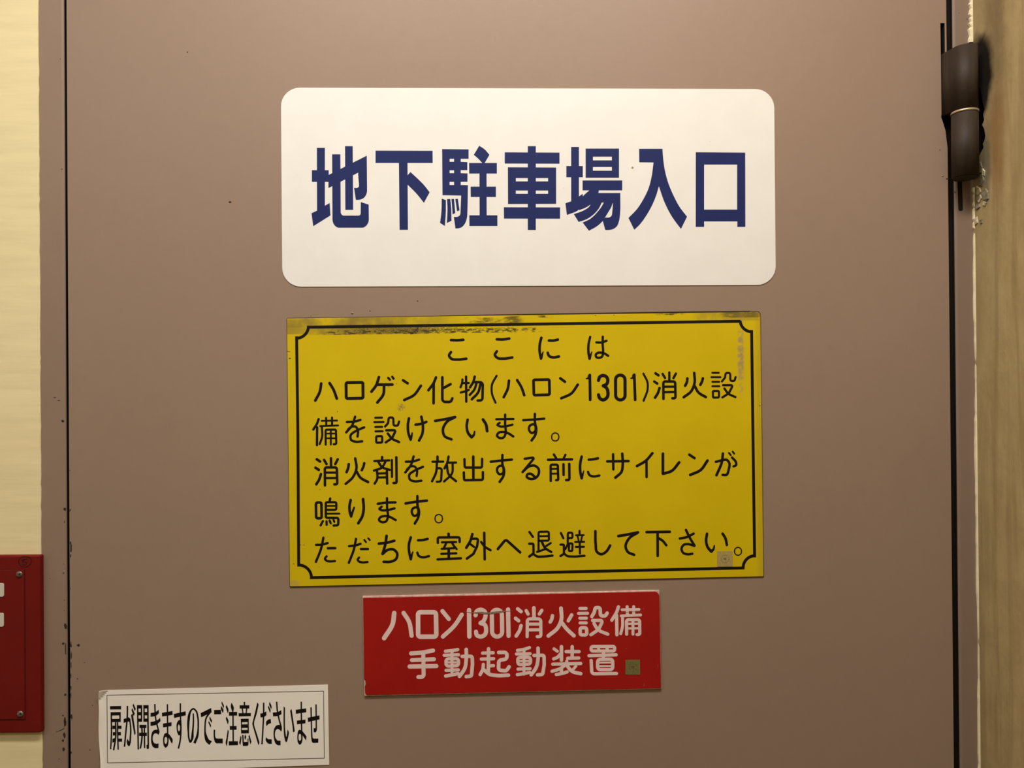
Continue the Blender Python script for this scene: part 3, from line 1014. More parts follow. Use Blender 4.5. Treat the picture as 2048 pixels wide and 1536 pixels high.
LINES = [
 # --- first line
 [(860, 620, """c 345 492 440 496 545 488; c 343 690 312 745 350 798 450 812 595 798
c 1095 480 1200 482 1298 468; c 1095 677 1063 735 1105 785 1200 797 1348 778"""),
  (1050, 620, """c 268 455 243 560 240 680 262 795; c46/16 264 785 298 682; c 392 500 470 500 537 485; c 372 700 392 750 450 775 555 762
c36/40/44 1068 440 1042 560 1040 690 1058 795; c44/16 1060 785 1096 685; c38 1170 530 1250 532 1335 505; c38 1274 438 1272 560 1278 700 1262 762 1220 783 1168 770 1160 732 1190 703 1240 698 1300 712 1362 750""")],
 # --- second line
 [(615, 740, """c44 224 222 203 350 128 500; c44 362 215 425 320 480 468
q47:24 632 207 908 203 910 462 635 468
c44 1170 118 1125 250 1048 355; l44 1150 240 1390 238; c44 1255 250 1242 400 1145 532; l36 1322 128 1350 160; l36 1388 110 1410 142
l42 1565 168 1640 218; c42 1858 258 1745 410 1585 492"""),
  (840, 740, """c 262 122 225 210 138 332; l 224 215 222 545; r:50 366 120 366 522 505 524 530 465; l 375 300 500 232
c36 695 155 690 210 664 282; l36 700 215 798 213; l38 755 108 758 518; c36 668 368 740 350 800 325; c40 896 108 875 190 820 282; r40:50 880 198 1030 198 1022 498 945 500; c38 930 200 890 320 815 408; c40 995 210 950 370 848 480
c34 1255 95 1180 240 1180 390 1237 535
c 1458 175 1440 300 1372 445; c 1592 165 1660 280 1708 412"""),
  (1050, 730, """q44:22 138 243 398 238 403 486 146 495
l 578 218 655 275; c 865 322 760 465 594 545
l44 1062 165 1068 570; c18/54 1003 224 1040 212 1056 180
c52 1204 252 1225 195 1280 172 1335 195 1357 250 1335 315 1282 340; c52 1282 340 1335 375 1358 440 1345 530 1280 572 1225 545 1204 488
q50:77 1483 165 1638 165 1640 572 1485 572
l44 1790 160 1805 570; c18/54 1732 218 1768 208 1783 175
c34 1940 142 2008 290 2008 400 1943 585"""),
  (1270, 730, """l40 335 135 385 170; l40 315 270 365 305; c42 402 378 375 460 328 535; l38 452 145 492 212; l38 562 122 562 255; l38 670 140 630 215; r40:30 466 555 464 270 658 270 664 545 612 545; l36 480 355 650 355; l36 480 445 655 442
c 970 130 976 290 920 430 798 528; c 978 345 1040 450 1160 525; c 858 220 850 280 822 340; c 1112 218 1100 265 1070 325
l32 1268 128 1372 128; l32 1252 200 1400 200; l32 1268 275 1380 275; l32 1268 348 1382 348; q34:17 1276 425 1375 425 1376 532 1278 535; r34:30 1425 268 1475 205 1485 130 1560 128 1562 262 1630 262 1648 198; r36:20 1442 330 1605 330 1535 465 1432 530; c36 1465 385 1525 465 1645 525""")],
 # --- third line
 [(615, 740, """c38 182 805 155 880 95 975; l38 158 940 155 1230; l30 232 832 485 828; l34 305 785 308 910; l34 402 780 402 900; l30 208 920 500 908; c34 235 930 238 1100 200 1212; r34:20 298 1222 296 978 466 976 472 1213 430 1215; l30 382 985 382 1220; l26 310 1042 460 1040; l26 310 1118 460 1118
c38 645 852 760 846 868 818; c38 780 765 735 900 634 1022; c38 665 975 725 928 790 930 825 990 820 1090; c38 928 940 800 995 705 1075 715 1145 790 1175 895 1168
l34 1110 782 1220 780; l34 1095 855 1245 853; l34 1112 932 1225 930; l34 1115 1005 1230 1002; q36:18 1126 1085 1222 1082 1224 1188 1126 1192; r36:30 1272 925 1320 870 1330 778 1405 778 1410 912 1480 912 1500 845; r38:20 1290 988 1450 985 1385 1115 1282 1185; c38 1315 1040 1380 1120 1500 1180
c 1662 792 1645 900 1655 1040 1690 1140; c46/22 1690 1130 1706 1080 1715 1030; c40 1770 895 1850 885 1948 850; c42 1865 765 1890 900 1882 1040 1828 1155"""),
  (840, 740, """c 248 833 400 808 575 770; c 575 772 440 850 375 980 400 1080 515 1137
c42/42/48 780 815 765 920 790 1035 845 1100; c48/26 845 1098 878 1070 895 1008; c46 1032 812 1080 890 1100 1000
l36 1250 807 1530 802; c36 1305 865 1268 898 1295 918 1400 922 1515 895; c38 1395 730 1395 900 1400 1050 1365 1108 1300 1112 1262 1075 1285 1030 1345 1015 1430 1030 1528 1088
c38 1692 822 1860 812 2035 797; c40 1882 718 1885 870 1906 970 1890 1060 1828 1155; o38 1845 890 1795 920 1790 990 1830 1032 1880 1010 1895 940 1878 895"""),
  (1050, 730, "o20 495 1113 540 1133 555 1180 540 1225 495 1245 450 1225 437 1180 450 1133")],
 # --- fourth line
 [(615, 900, """l42 152 152 205 188; l42 130 290 185 325; c42 220 395 195 475 144 562; l40 272 162 312 230; l40 384 135 386 275; l40 495 152 455 230; r40:30 286 580 284 285 480 285 488 562 440 562; l36 300 370 470 370; l36 300 460 475 458
c40 782 138 802 300 740 450 625 555; c42 806 355 865 450 992 525; c 676 232 665 300 640 362; c40 930 215 915 275 890 330
l40 1222 115 1222 160; l36 1095 180 1340 170; c38 1275 195 1220 285 1090 337; c38 1160 195 1215 275 1345 325; c38 1140 350 1140 480 1100 550; l40 1300 345 1305 550; l34 1150 385 1295 380; l34 1150 450 1295 447; l36 1382 165 1384 440; r40:35 1455 120 1460 540 1410 540
c38 1612 192 1730 186 1828 158; c38 1738 105 1692 250 1602 367; c36 1630 320 1690 268 1755 272 1792 325 1788 425; c38 1892 275 1760 335 1665 415 1680 485 1750 512 1865 503"""),
  (840, 900, """l40 286 108 288 195; l36 205 192 380 190; c38 278 200 262 370 198 512; r36:45 285 298 357 298 345 518 275 520; c38 468 108 450 200 402 300; l36 470 208 590 205; c36 535 215 525 380 395 515; c38 440 250 470 400 590 510
l 872 108 875 480; r38:25 728 150 732 288 1015 288 1018 145; r40:25 718 368 722 495 1030 490 1030 362
c40 1160 192 1340 172 1505 157; c40 1350 82 1352 240 1378 330 1368 420 1305 522; o38 1318 258 1270 290 1268 360 1305 397 1355 380 1368 310 1350 262
r38:15 1715 143 1882 120 1680 362; c40 1690 350 1790 268 1870 255 1940 305 1945 390 1890 460 1800 472 1750 440 1765 395 1815 390 1880 440"""),
  (1050, 890, """l38 472 155 512 218; l36 662 160 635 215; l40 378 242 770 235; r38:25 422 588 420 322 537 322 545 575 510 575; l30 440 392 530 390; l30 440 470 535 468; l40 630 315 632 490; r40:32 725 310 728 573 675 574
c42 928 190 905 300 905 430 928 545; c46/16 929 538 964 422; c40 1045 240 1130 232 1195 218; c38 1033 440 1055 490 1110 514 1218 500
l42 1348 268 1695 263; l40 1443 152 1447 400; c42 1593 142 1602 300 1580 440 1480 535"""),
  (1270, 890, """c42 285 135 180 255 32 345; l40 188 270 190 525
l44 457 142 457 470; c44 465 470 600 425 724 285
l42 890 158 975 215; c44 1188 255 1075 410 905 490
c40 1325 275 1430 250 1500 242 1545 295 1535 400 1500 488 1435 490; c42 1440 140 1425 270 1335 495; c38 1590 205 1655 285 1655 330 1615 350; l30 1540 130 1568 165; l30 1600 108 1625 142""")],
 # --- fifth line
 [(615, 900, """q42:28 138 860 228 860 232 1118 142 1120; l38 372 795 360 850; r38:28 300 870 300 1112 506 1112 504 1232 428 1238; r36:25 300 900 300 855 472 855 472 980 330 980; l28 320 915 465 915; l30 320 1043 523 1042; l36 252 1165 215 1235; l36 312 1168 314 1225; l36 362 1155 380 1200; l32 425 1140 440 1178
c42 707 820 688 920 694 1020 715 1088; c44/28 715 1080 740 1010 765 940; c44 910 805 920 960 900 1080 832 1200
c40 1152 880 1300 862 1440 858; c38 1215 930 1178 965 1210 984 1300 985 1425 957; c38 1302 790 1305 960 1315 1110 1285 1170 1220 1182 1172 1145 1190 1105 1250 1083 1330 1090 1445 1148
c42 1608 875 1780 848 1955 830; c40 1800 755 1805 920 1828 1010 1815 1100 1758 1205; o38 1765 940 1718 970 1714 1040 1750 1080 1800 1058 1815 985 1797 942"""),
  (840, 900, "o20 307 1057 352 1075 368 1125 352 1173 307 1193 262 1173 246 1125 262 1075")],
 # --- sixth line
 [(615, 1040, """c38 140 408 240 402 330 378; c38 260 290 225 460 138 685; l40 335 463 455 461; c36 312 595 286 635 310 665 360 677 450 672
c38 680 428 790 415 868 390; c38 795 310 760 480 678 700; l38 875 475 990 475; c36 845 615 822 650 845 680 900 694 983 688; l30 930 325 958 362; l30 995 300 1020 328
c42 1168 387 1300 372 1422 340; c44 1295 260 1275 400 1230 555; c42 1232 555 1310 492 1400 480 1468 545 1450 640 1360 683 1248 685
c42 1692 285 1662 400 1665 520 1692 642; c46/20 1692 630 1710 570 1726 522; c40 1812 332 1890 328 1968 310; c38 1800 535 1820 585 1880 610 1990 592"""),
  (840, 1040, """l42 468 225 470 270; r38:25 292 375 290 286 648 283 650 360; l36 360 365 590 360; c36 432 375 405 430 390 462; l34 355 472 560 462; c36 525 375 560 430 600 475; l42 470 480 472 635; l36 350 555 595 545; l38 288 645 670 627
c42 858 230 830 330 758 455; r40:30 860 308 954 304 935 430 875 555 768 632; l36 825 395 885 440; l40 1052 210 1060 645; c38 1002 360 1060 435 1155 495
r42:35 1275 475 1405 318 1640 530"""),
  (1050, 1030, """l36 72 278 130 360; r38:20 68 470 138 470 140 620; l40 138 630 70 680; c38 140 640 190 675 300 680 450 665; r34:25 222 600 222 275 390 272 392 420 230 422; l30 240 347 380 345; l34 198 605 340 555; c38 275 440 330 540 430 605; l34 420 460 350 505
l36 588 295 628 380; r36:15 582 485 637 485 638 630; l38 636 635 582 672; c36 640 630 690 670 780 680 975 668; r34:20 720 378 778 376 776 290 702 290 700 480 660 560; q34:15 722 465 778 465 775 588 718 588; l34 893 260 893 320; l30 835 332 962 330; l28 862 345 880 425; l28 935 345 918 425; l32 822 440 968 438; l34 832 522 965 520; l34 897 445 900 630
c42 1153 265 1158 480 1180 605 1245 643 1330 600 1395 500
c44 1530 345 1690 318 1850 285; c42 1850 286 1700 390 1648 520 1685 605 1788 652"""),
  (1270, 1030, """l42 190 280 570 275; l42 370 290 372 670; c40 395 385 450 420 512 495
c40 735 385 860 358 960 305; c40 835 245 890 360 975 502; c38 970 505 870 477 800 488 762 550 790 620 860 643 940 635
c42/42/46 1180 308 1165 420 1195 535 1250 598; c46/24 1250 595 1283 565 1300 502; c42 1435 305 1480 380 1505 490
o19 1687 530 1730 550 1745 595 1730 640 1687 660 1645 640 1629 595 1645 550""")],
]
YB = ['960 1050 1150', '682 735 795 849 913 974 1000 1057 1110 1164 1188 1223.5 1256 1279 1302 1359 1417.5',
      '684 738 806 861 921 983 1036 1097', '683 741 802 855 919 974 1034 1087 1151 1206 1265 1315 1368 1424',
      '688 741 801 863', '684 748 806 866 927 988 1048 1112 1179 1228 1285 1349 1400 1460']
for ln, cuts in zip(LINES, YB):
    p = Letters(-T - 0.00004, cuts)
    p.gain = 1.07
    for ox, oy, txt in ln: p.parse(txt, ox, oy, S8)
    p.build_all(M_black, ysign)
# border with scooped corners
b = Print(-T - 0.00004)
def arc(cx, cy, r, a0, a1, n=14):
    return [Vector((cx + r * math.cos(math.radians(a0 + (a1 - a0) * k / n)), cy + r * math.sin(math.radians(a0 + (a1 - a0) * k / n)))) for k in range(n + 1)]
BW = 6.0
def bline(x0, y0, x1, y1): b.ribbon([Vector((x0, y0)), Vector((x1, y1))], [BW], round_cap=False)
bline(613.8, 654.6, 1481.2, 642.4)
bline(590.4, 673.2, 594.0, 673.2); 
b.k = 0
b = Print(-T - 0.00004)
bline(613.8, 654.4, 1481.2, 642.6)
b.ribbon([Vector((593.2, 672.6)), Vector((595.7, 860)), Vector((597.4, 1133.0))], [BW], round_cap=False)
b.ribbon([Vector((1503.2, 660.0)), Vector((1506.2, 890)), Vector((1509.2, 1114.8))], [BW], round_cap=False)
bline(619.8, 1155.4, 1489.2, 1135.8)
b.ribbon(arc(592.6, 652.2, 24.3, 1, 91), [BW], round_cap=False)
b.ribbon(arc(1503.6, 640.3, 23.2, 176, 90), [BW], round_cap=False)
b.ribbon(arc(597.2, 1155.8, 25.8, -88, -1), [BW], round_cap=False)
b.ribbon(arc(1510.0, 1135.0, 23.6, 181, 268), [BW], round_cap=False)
b.build('border_line', M_black, ysign)
# thin dark line along the upper edge
g_ = Print(-T + 0.0002)
g_.ribbon([Vector((880, 631.2)), Vector((960, 630.0)), Vector((1200, 626.4)), Vector((1400, 623.4)), Vector((1500, 622.2))], [0.3, 1.5, 2.0, 2.2, 1.8, 1.0], round_cap=False)
g_.build('upper_edge_line', M_core, ysign)
# a few ink-dark nicks
nk = Print(-T - 0.00003)
nk.ribbon([Vector((836, 655)), Vector((832.5, 661)), Vector((826, 664)), Vector((818, 664.8))], [1.6, 0.8])
for c in [(824, 667, 4.0, 1.6), (577.5, 703.5, 3.6, .5), (579.5, 717, 2.2, 1.4), (601, 1089.5, 2.0, .5), (608, 1090, 1.6, .6), (587, 1128, 1.8, .7), (638, 1134, .8, .6),
          (675, 823, .8, 1.4), (1519.5, 811.7, 1.6, 1.0), (793, 767, .7, .8), (777, 773.3, 3.0, .5), (640, 979, .7, .8), (1424, 865.2, .1, .1), (1191, 631, 1.4, .6), (1228, 630.5, 1.2, .6)]:
    nk.poly([blob(*c)])
nk.build('nicks', M_core, ysign, kind='stuff')

# ================================================================= RED PLATE
RC = [(725.0, 1192.6), (1319.0, 1180.6), (1323.0, 1377.8), (728.6, 1392.3)]
rsign = thing('manual_start_sign', 'small red sign with two lines of pinkish white writing under the yellow sign', 'sign', center_of(RC))
def red_face():
    n = NT('red_enamel', 0.5, 0.2)
    f = n.noise(16.0, 4.0)
    c = n.mix(n.ramp(f, 0.3, 0.7), (0.330, 0.0080, 0.0055, 1), (0.370, 0.0100, 0.0070, 1))
    g = n.noise(260.0, 3.0)
    c = n.mix(n.ramp(g, 0.74, 0.80, 0, 0.35), c, (0.5, 0.12, 0.08, 1))
    n.color(c)
    return n.m
M_red = red_face()
M_plast = flat('pale_plastic_core', (0.62, 0.43, 0.36, 1), 0.6, 0.3, mottled=0.2, scale=200)
M_pink = flat('pinkish_white_print', (0.790, 0.610, 0.565, 1), 0.55, 0.3, mottled=0.05, scale=60)
T = 0.0024
slab('backing_plate', rounded(RC, [1, 1, 1, 1], 3), -T + 0.0005, 0.0, M_plast, rsign, bevel=0.0003)
RI = [(726.0, 1196.0), (1318.6, 1183.0), (1322.2, 1376.4), (730.4, 1390.6)]
ro = rounded(RI, [1, 10, 1.5, 6], 6)
# nick in the left edge near the bottom
ro = ro + [(729.6, 1373.0), (731.6, 1367.5), (730.8, 1361.0), (728.2, 1358.5)]
slab('face', ro, -T, -T + 0.0006, M_red, rsign, bevel=0.0002)
RLINES = [
 [(750, 1200, """c75 315 215 290 390 150 625; c70 468 212 555 350 600 585
q74:38 705 200 998 200 1005 600 707 602
l68 1105 182 1210 312; c68 1422 240 1310 410 1112 600
l72 1541 165 1546 598"""),
  (920, 1200, """c68 255 252 270 190 340 158 410 195 412 290 380 350 335 378; c68 335 378 405 405 428 480 410 565 340 600 275 575 262 520
q68:82 520 160 686 160 692 600 527 600
l70 787 155 796 588
l58 945 145 1000 190; l58 910 300 960 340; c58 1000 420 980 490 920 590; l55 1085 175 1115 230; l60 1210 130 1212 290; l55 1340 170 1300 230; r52:40 1100 600 1103 310 1323 310 1325 600 1265 600; l50 1125 395 1300 395; l50 1125 490 1300 488
c62 1655 135 1660 320 1605 450 1447 588; c62 1668 370 1745 470 1866 585; c58 1515 258 1500 320 1478 360; l58 1830 245 1775 340"""),
  (1080, 1200, """l52 655 138 755 138; l52 632 220 778 218; l50 652 298 760 298; l50 656 375 758 375; q56:28 657 455 762 455 768 572 660 572; r58:32 850 270 890 200 905 125 985 125 990 260 1070 262 1100 215; r54:25 862 335 1030 335 960 485 835 568; c54 885 385 945 480 1110 560
c54 1285 112 1255 200 1177 330; l54 1255 250 1260 570; l46 1345 160 1622 155; l50 1428 110 1432 230; l50 1535 110 1535 220; l46 1330 260 1648 245; c48 1352 290 1352 430 1322 552; r52:34 1420 560 1418 322 1632 322 1635 564 1590 566; l48 1523 330 1523 560; l36 1440 390 1620 388; l36 1440 465 1620 463""")],
 [(750, 1200, """c68 592 875 760 862 950 828; l66 605 985 965 970; l70 568 1090 1005 1082; r66:50 790 870 798 1260 710 1262
c54 1155 840 1250 830 1355 812; l54 1135 905 1368 898; q54:40 1163 965 1368 962 1368 1075 1165 1085; l36 1170 1022 1360 1022; l48 1262 840 1262 1230; l54 1165 1152 1365 1146; c56 1158 1245 1270 1225 1360 1205; r58:30 1430 925 1592 922 1597 1050 1580 1245 1495 1255; c60 1495 810 1495 960 1470 1120 1385 1250"""),
  (920, 1200, """l54 370 870 543 865; l54 350 968 550 962; l58 468 800 465 1175; l52 490 1080 548 1075; c54 382 1055 375 1130 330 1222; c60 400 1150 480 1215 600 1237 793 1232; r60:45 635 860 772 858 765 965 635 990 630 1150 760 1160 805 1095
c52 942 825 1050 808 1138 780; l52 925 885 1148 880; q54:40 945 940 1155 936 1155 1050 950 1060; l34 960 1000 1140 998; l48 1050 810 1048 1215; l52 950 1132 1148 1124; c54 940 1222 1050 1205 1140 1185; r56:30 1212 908 1377 905 1380 1060 1355 1220 1270 1226; c58 1278 790 1280 940 1250 1100 1167 1226
l50 1540 800 1595 840; c54 1535 965 1600 935 1640 890; l58 1662 765 1662 985; l56 1740 845 1950 845; l56 1838 765 1838 940; l54 1765 955 1945 950; l54 1520 1052 1978 1040; l50 1750 1000 1745 1050; c54 1735 1055 1640 1125 1508 1168; l56 1662 1110 1662 1205; c54 1578 1220 1680 1202 1755 1178; c58 1740 1060 1840 1170 1978 1207; l46 1898 1085 1850 1140"""),
  (1080, 1200, """q52:28 837 762 1223 760 1223 836 837 836; l46 960 770 960 830; l52 1100 770 1100 830; c54 803 912 1040 904 1247 898; l54 1040 850 1038 960; q54:45 943 972 1192 968 1192 1142 945 1142; l32 960 1026 1180 1024; l32 960 1084 1180 1082; r54:45 838 992 850 1210 1253 1204""")],
]
for ln, cuts in zip(RLINES, ['830 878.5 930 945.5 977.5 1010.5 1024.5 1089 1152.5 1219', '881 952 1025 1096 1170']):
    p = Letters(-T - 0.00004, cuts)
    for ox, oy, txt in ln: p.parse(txt, ox, oy, S8)
    p.build_all(M_pink, rsign)
# scrape across the digits
M_scrape = flat('grey_pink_scrape', (0.27, 0.165, 0.125, 1), 0.7, 0.2, mottled=0.3, scale=350, bump=0.5)
s_ = Print(-T - 0.0003)
s_.parse("b3/8/22/34/30/34/30/8/3 65 190 200 208 330 208 470 218 560 208 640 198 720 186 870 180", 920, 1200, S8)
s_.build('scrape', M_scrape, rsign)
s2 = Print(-T - 0.0002)
s2.parse("b2/5/4/5/2 1300 200 1400 200 1500 192 1600 196 1690 198;b2/5/2 1698 130 1700 145 1698 158;b2/6/2 1395 798 1410 794 1422 800;b2/6/2 1925 1060 1932 1090 1928 1120", 1080, 1200, S8)
s2.parse("b1/5/2 970 1268 974 1290 966 1306", 1130, 1160, 6.142)
s2.build('scratches', M_scrape, rsign, kind='stuff')
M_stainy = flat('grey_smut', (0.33, 0.25, 0.18, 1), 0.8, 0.1)

# ================================================================= SMALL INSPECTION STAMPS
M_stamp_ink = flat('faded_stamp_ink', (0.075, 0.060, 0.030, 1), 0.7, 0.2)
def stamp(corner_px, y0, rgb, name_label, ink):
    x0, y0p, x1, y1 = corner_px
    c = [(x0, y0p), (x1, y0p - 0.2), (x1 + 0.4, y1), (x0 - 0.1, y1 + 0.1)]
    o = thing('inspection_sticker', name_label, 'sticker', onto((x0 + x1) / 2, (y0p + y1) / 2, y0))
    m = flat('sticker_foil', rgb, 0.6, 0.3, mottled=0.12, scale=500)
    slab('foil', c, y0 - 0.00016, y0 + 0.00001, m, o)
    p = Print(y0 - 0.00019)
    cx, cy = (x0 + x1) / 2 + 0.2, (y0p + y1) / 2 - 0.1
    for k in range(14):
        a = 2 * math.pi * k / 14 + 0.2
        r0, r1 = 6.6, random.uniform(8.4, 9.4)
        if random.random() < 0.12: continue
        d = Vector((math.cos(a), math.sin(a))); t = Vector((-d.y, d.x))
        c0 = Vector((cx, cy))
        p.ribbon([c0 + d * r0 - t * 0.5, c0 + d * r1 + t * 0.4], [0.75], round_cap=False)
    for dx in (-1.5, 1.5):
        for dy in (-1.7, 0, 1.7):
            p.ribbon([Vector((cx + dx - 1.1, cy + dy)), Vector((cx + dx + 1.1, cy + dy))], [0.8], round_cap=False)
        p.ribbon([Vector((cx + dx, cy - 2.3)), Vector((cx + dx, cy + 2.3))], [0.7], round_cap=False)
    p.build('stamp_mark', ink, o)
    return o
stamp((1434.6, 1102.6, 1465.0, 1133.0), -0.0011 - 0.0002, (0.40, 0.30, 0.105, 1), 'tiny tan square sticker at the lower right corner of the yellow sign', M_stamp_ink)
stamp((1251.0, 1319.8, 1280.0, 1349.2), -0.0024 - 0.0001, (0.175, 0.152, 0.050, 1), 'tiny olive square sticker at the lower right of the red sign', M_stamp_ink)

# ================================================================= PAPER NOTICE, lower left
def paper_mat():
    n = NT('white_paper', 0.8, 0.15)
    f = n.noise(9.0, 3.0)
    n.color(n.mix(n.ramp(f, 0.3, 0.7), (0.905, 0.865, 0.790, 1), (0.930, 0.895, 0.820, 1)))
    n.bump(n.noise(18.0, 3.0), 0.25, 0.0015)
    return n.m
M_paper = paper_mat()
PC = onto(428, 1455, 0.0)
paper = thing('paper_notice', 'white paper notice with one line of tall narrow black writing, bottom left of door', 'notice', PC)
def paper_sheet():
    """sheet with a softly lifted left side and a creased top left corner"""
    nu, nv = 60, 26
    v, f = [], []
    TL, TR, BR_, BL = Vector((195.2, 1381.0)), Vector((655.8, 1369.6)), Vector((658.4, 1529.6)), Vector((200.0, 1545.5))
    def lift(u, w):
        y = 0.0006
        y += 0.0016 * max(0, 1 - u / 0.026) ** 1.6 * (0.5 + 0.5 * math.sin(w * 7.0 + 0.6))
        d = u * 460 / 22 + w * 165 / 20              # distance from the corner in fold units
        if d < 1: y += 0.0034 * (1 - d) ** 0.8
        return y
    for j in range(nv + 1):
        w = (j / nv) ** 1.5
        for i in range(nu + 1):
            u = (i / nu) ** 1.8
            a = TL.lerp(TR, u); c = BL.lerp(BR_, u)
            p = a.lerp(c, w)
            # edge wobble on the left
            if u < 0.05:
                p.x += (1 - u / 0.05) * (0.9 * math.sin(w * 9) + 0.4)
            d = u * 460 / 22 + w * 165 / 20
            if d < 1: p += Vector((2.2, 1.8)) * (1 - d)      # the tip is bent in
            q = onto(p.x, p.y, -lift(u, w))
            v.append(q)
    n1 = nu + 1
    for j in range(nv):
        for i in range(nu):
            f.append((j * n1 + i, (j + 1) * n1 + i, (j + 1) * n1 + i + 1, j * n1 + i + 1))
    o = mesh_obj('sheet', v, f, M_paper, paper)
    sm = o.modifiers.new('thickness', 'SOLIDIFY'); sm.thickness = 0.0004; sm.offset = -1
    return o
paper_sheet()
PT = 0.00068
bl = Print(-PT)
LB = [Vector((213.8, 1390.4)), Vector((647.2, 1382.2)), Vector((648.6, 1516.4)), Vector((214.9, 1525.8))]
for i in range(4):
    bl.ribbon([LB[i], LB[(i + 1) % 4]], [1.25], round_cap=False)
M_thin = flat('thin_grey_rule', (0.075, 0.055, 0.045, 1), 0.7, 0.2)
bl.build('border_line', M_thin, paper)
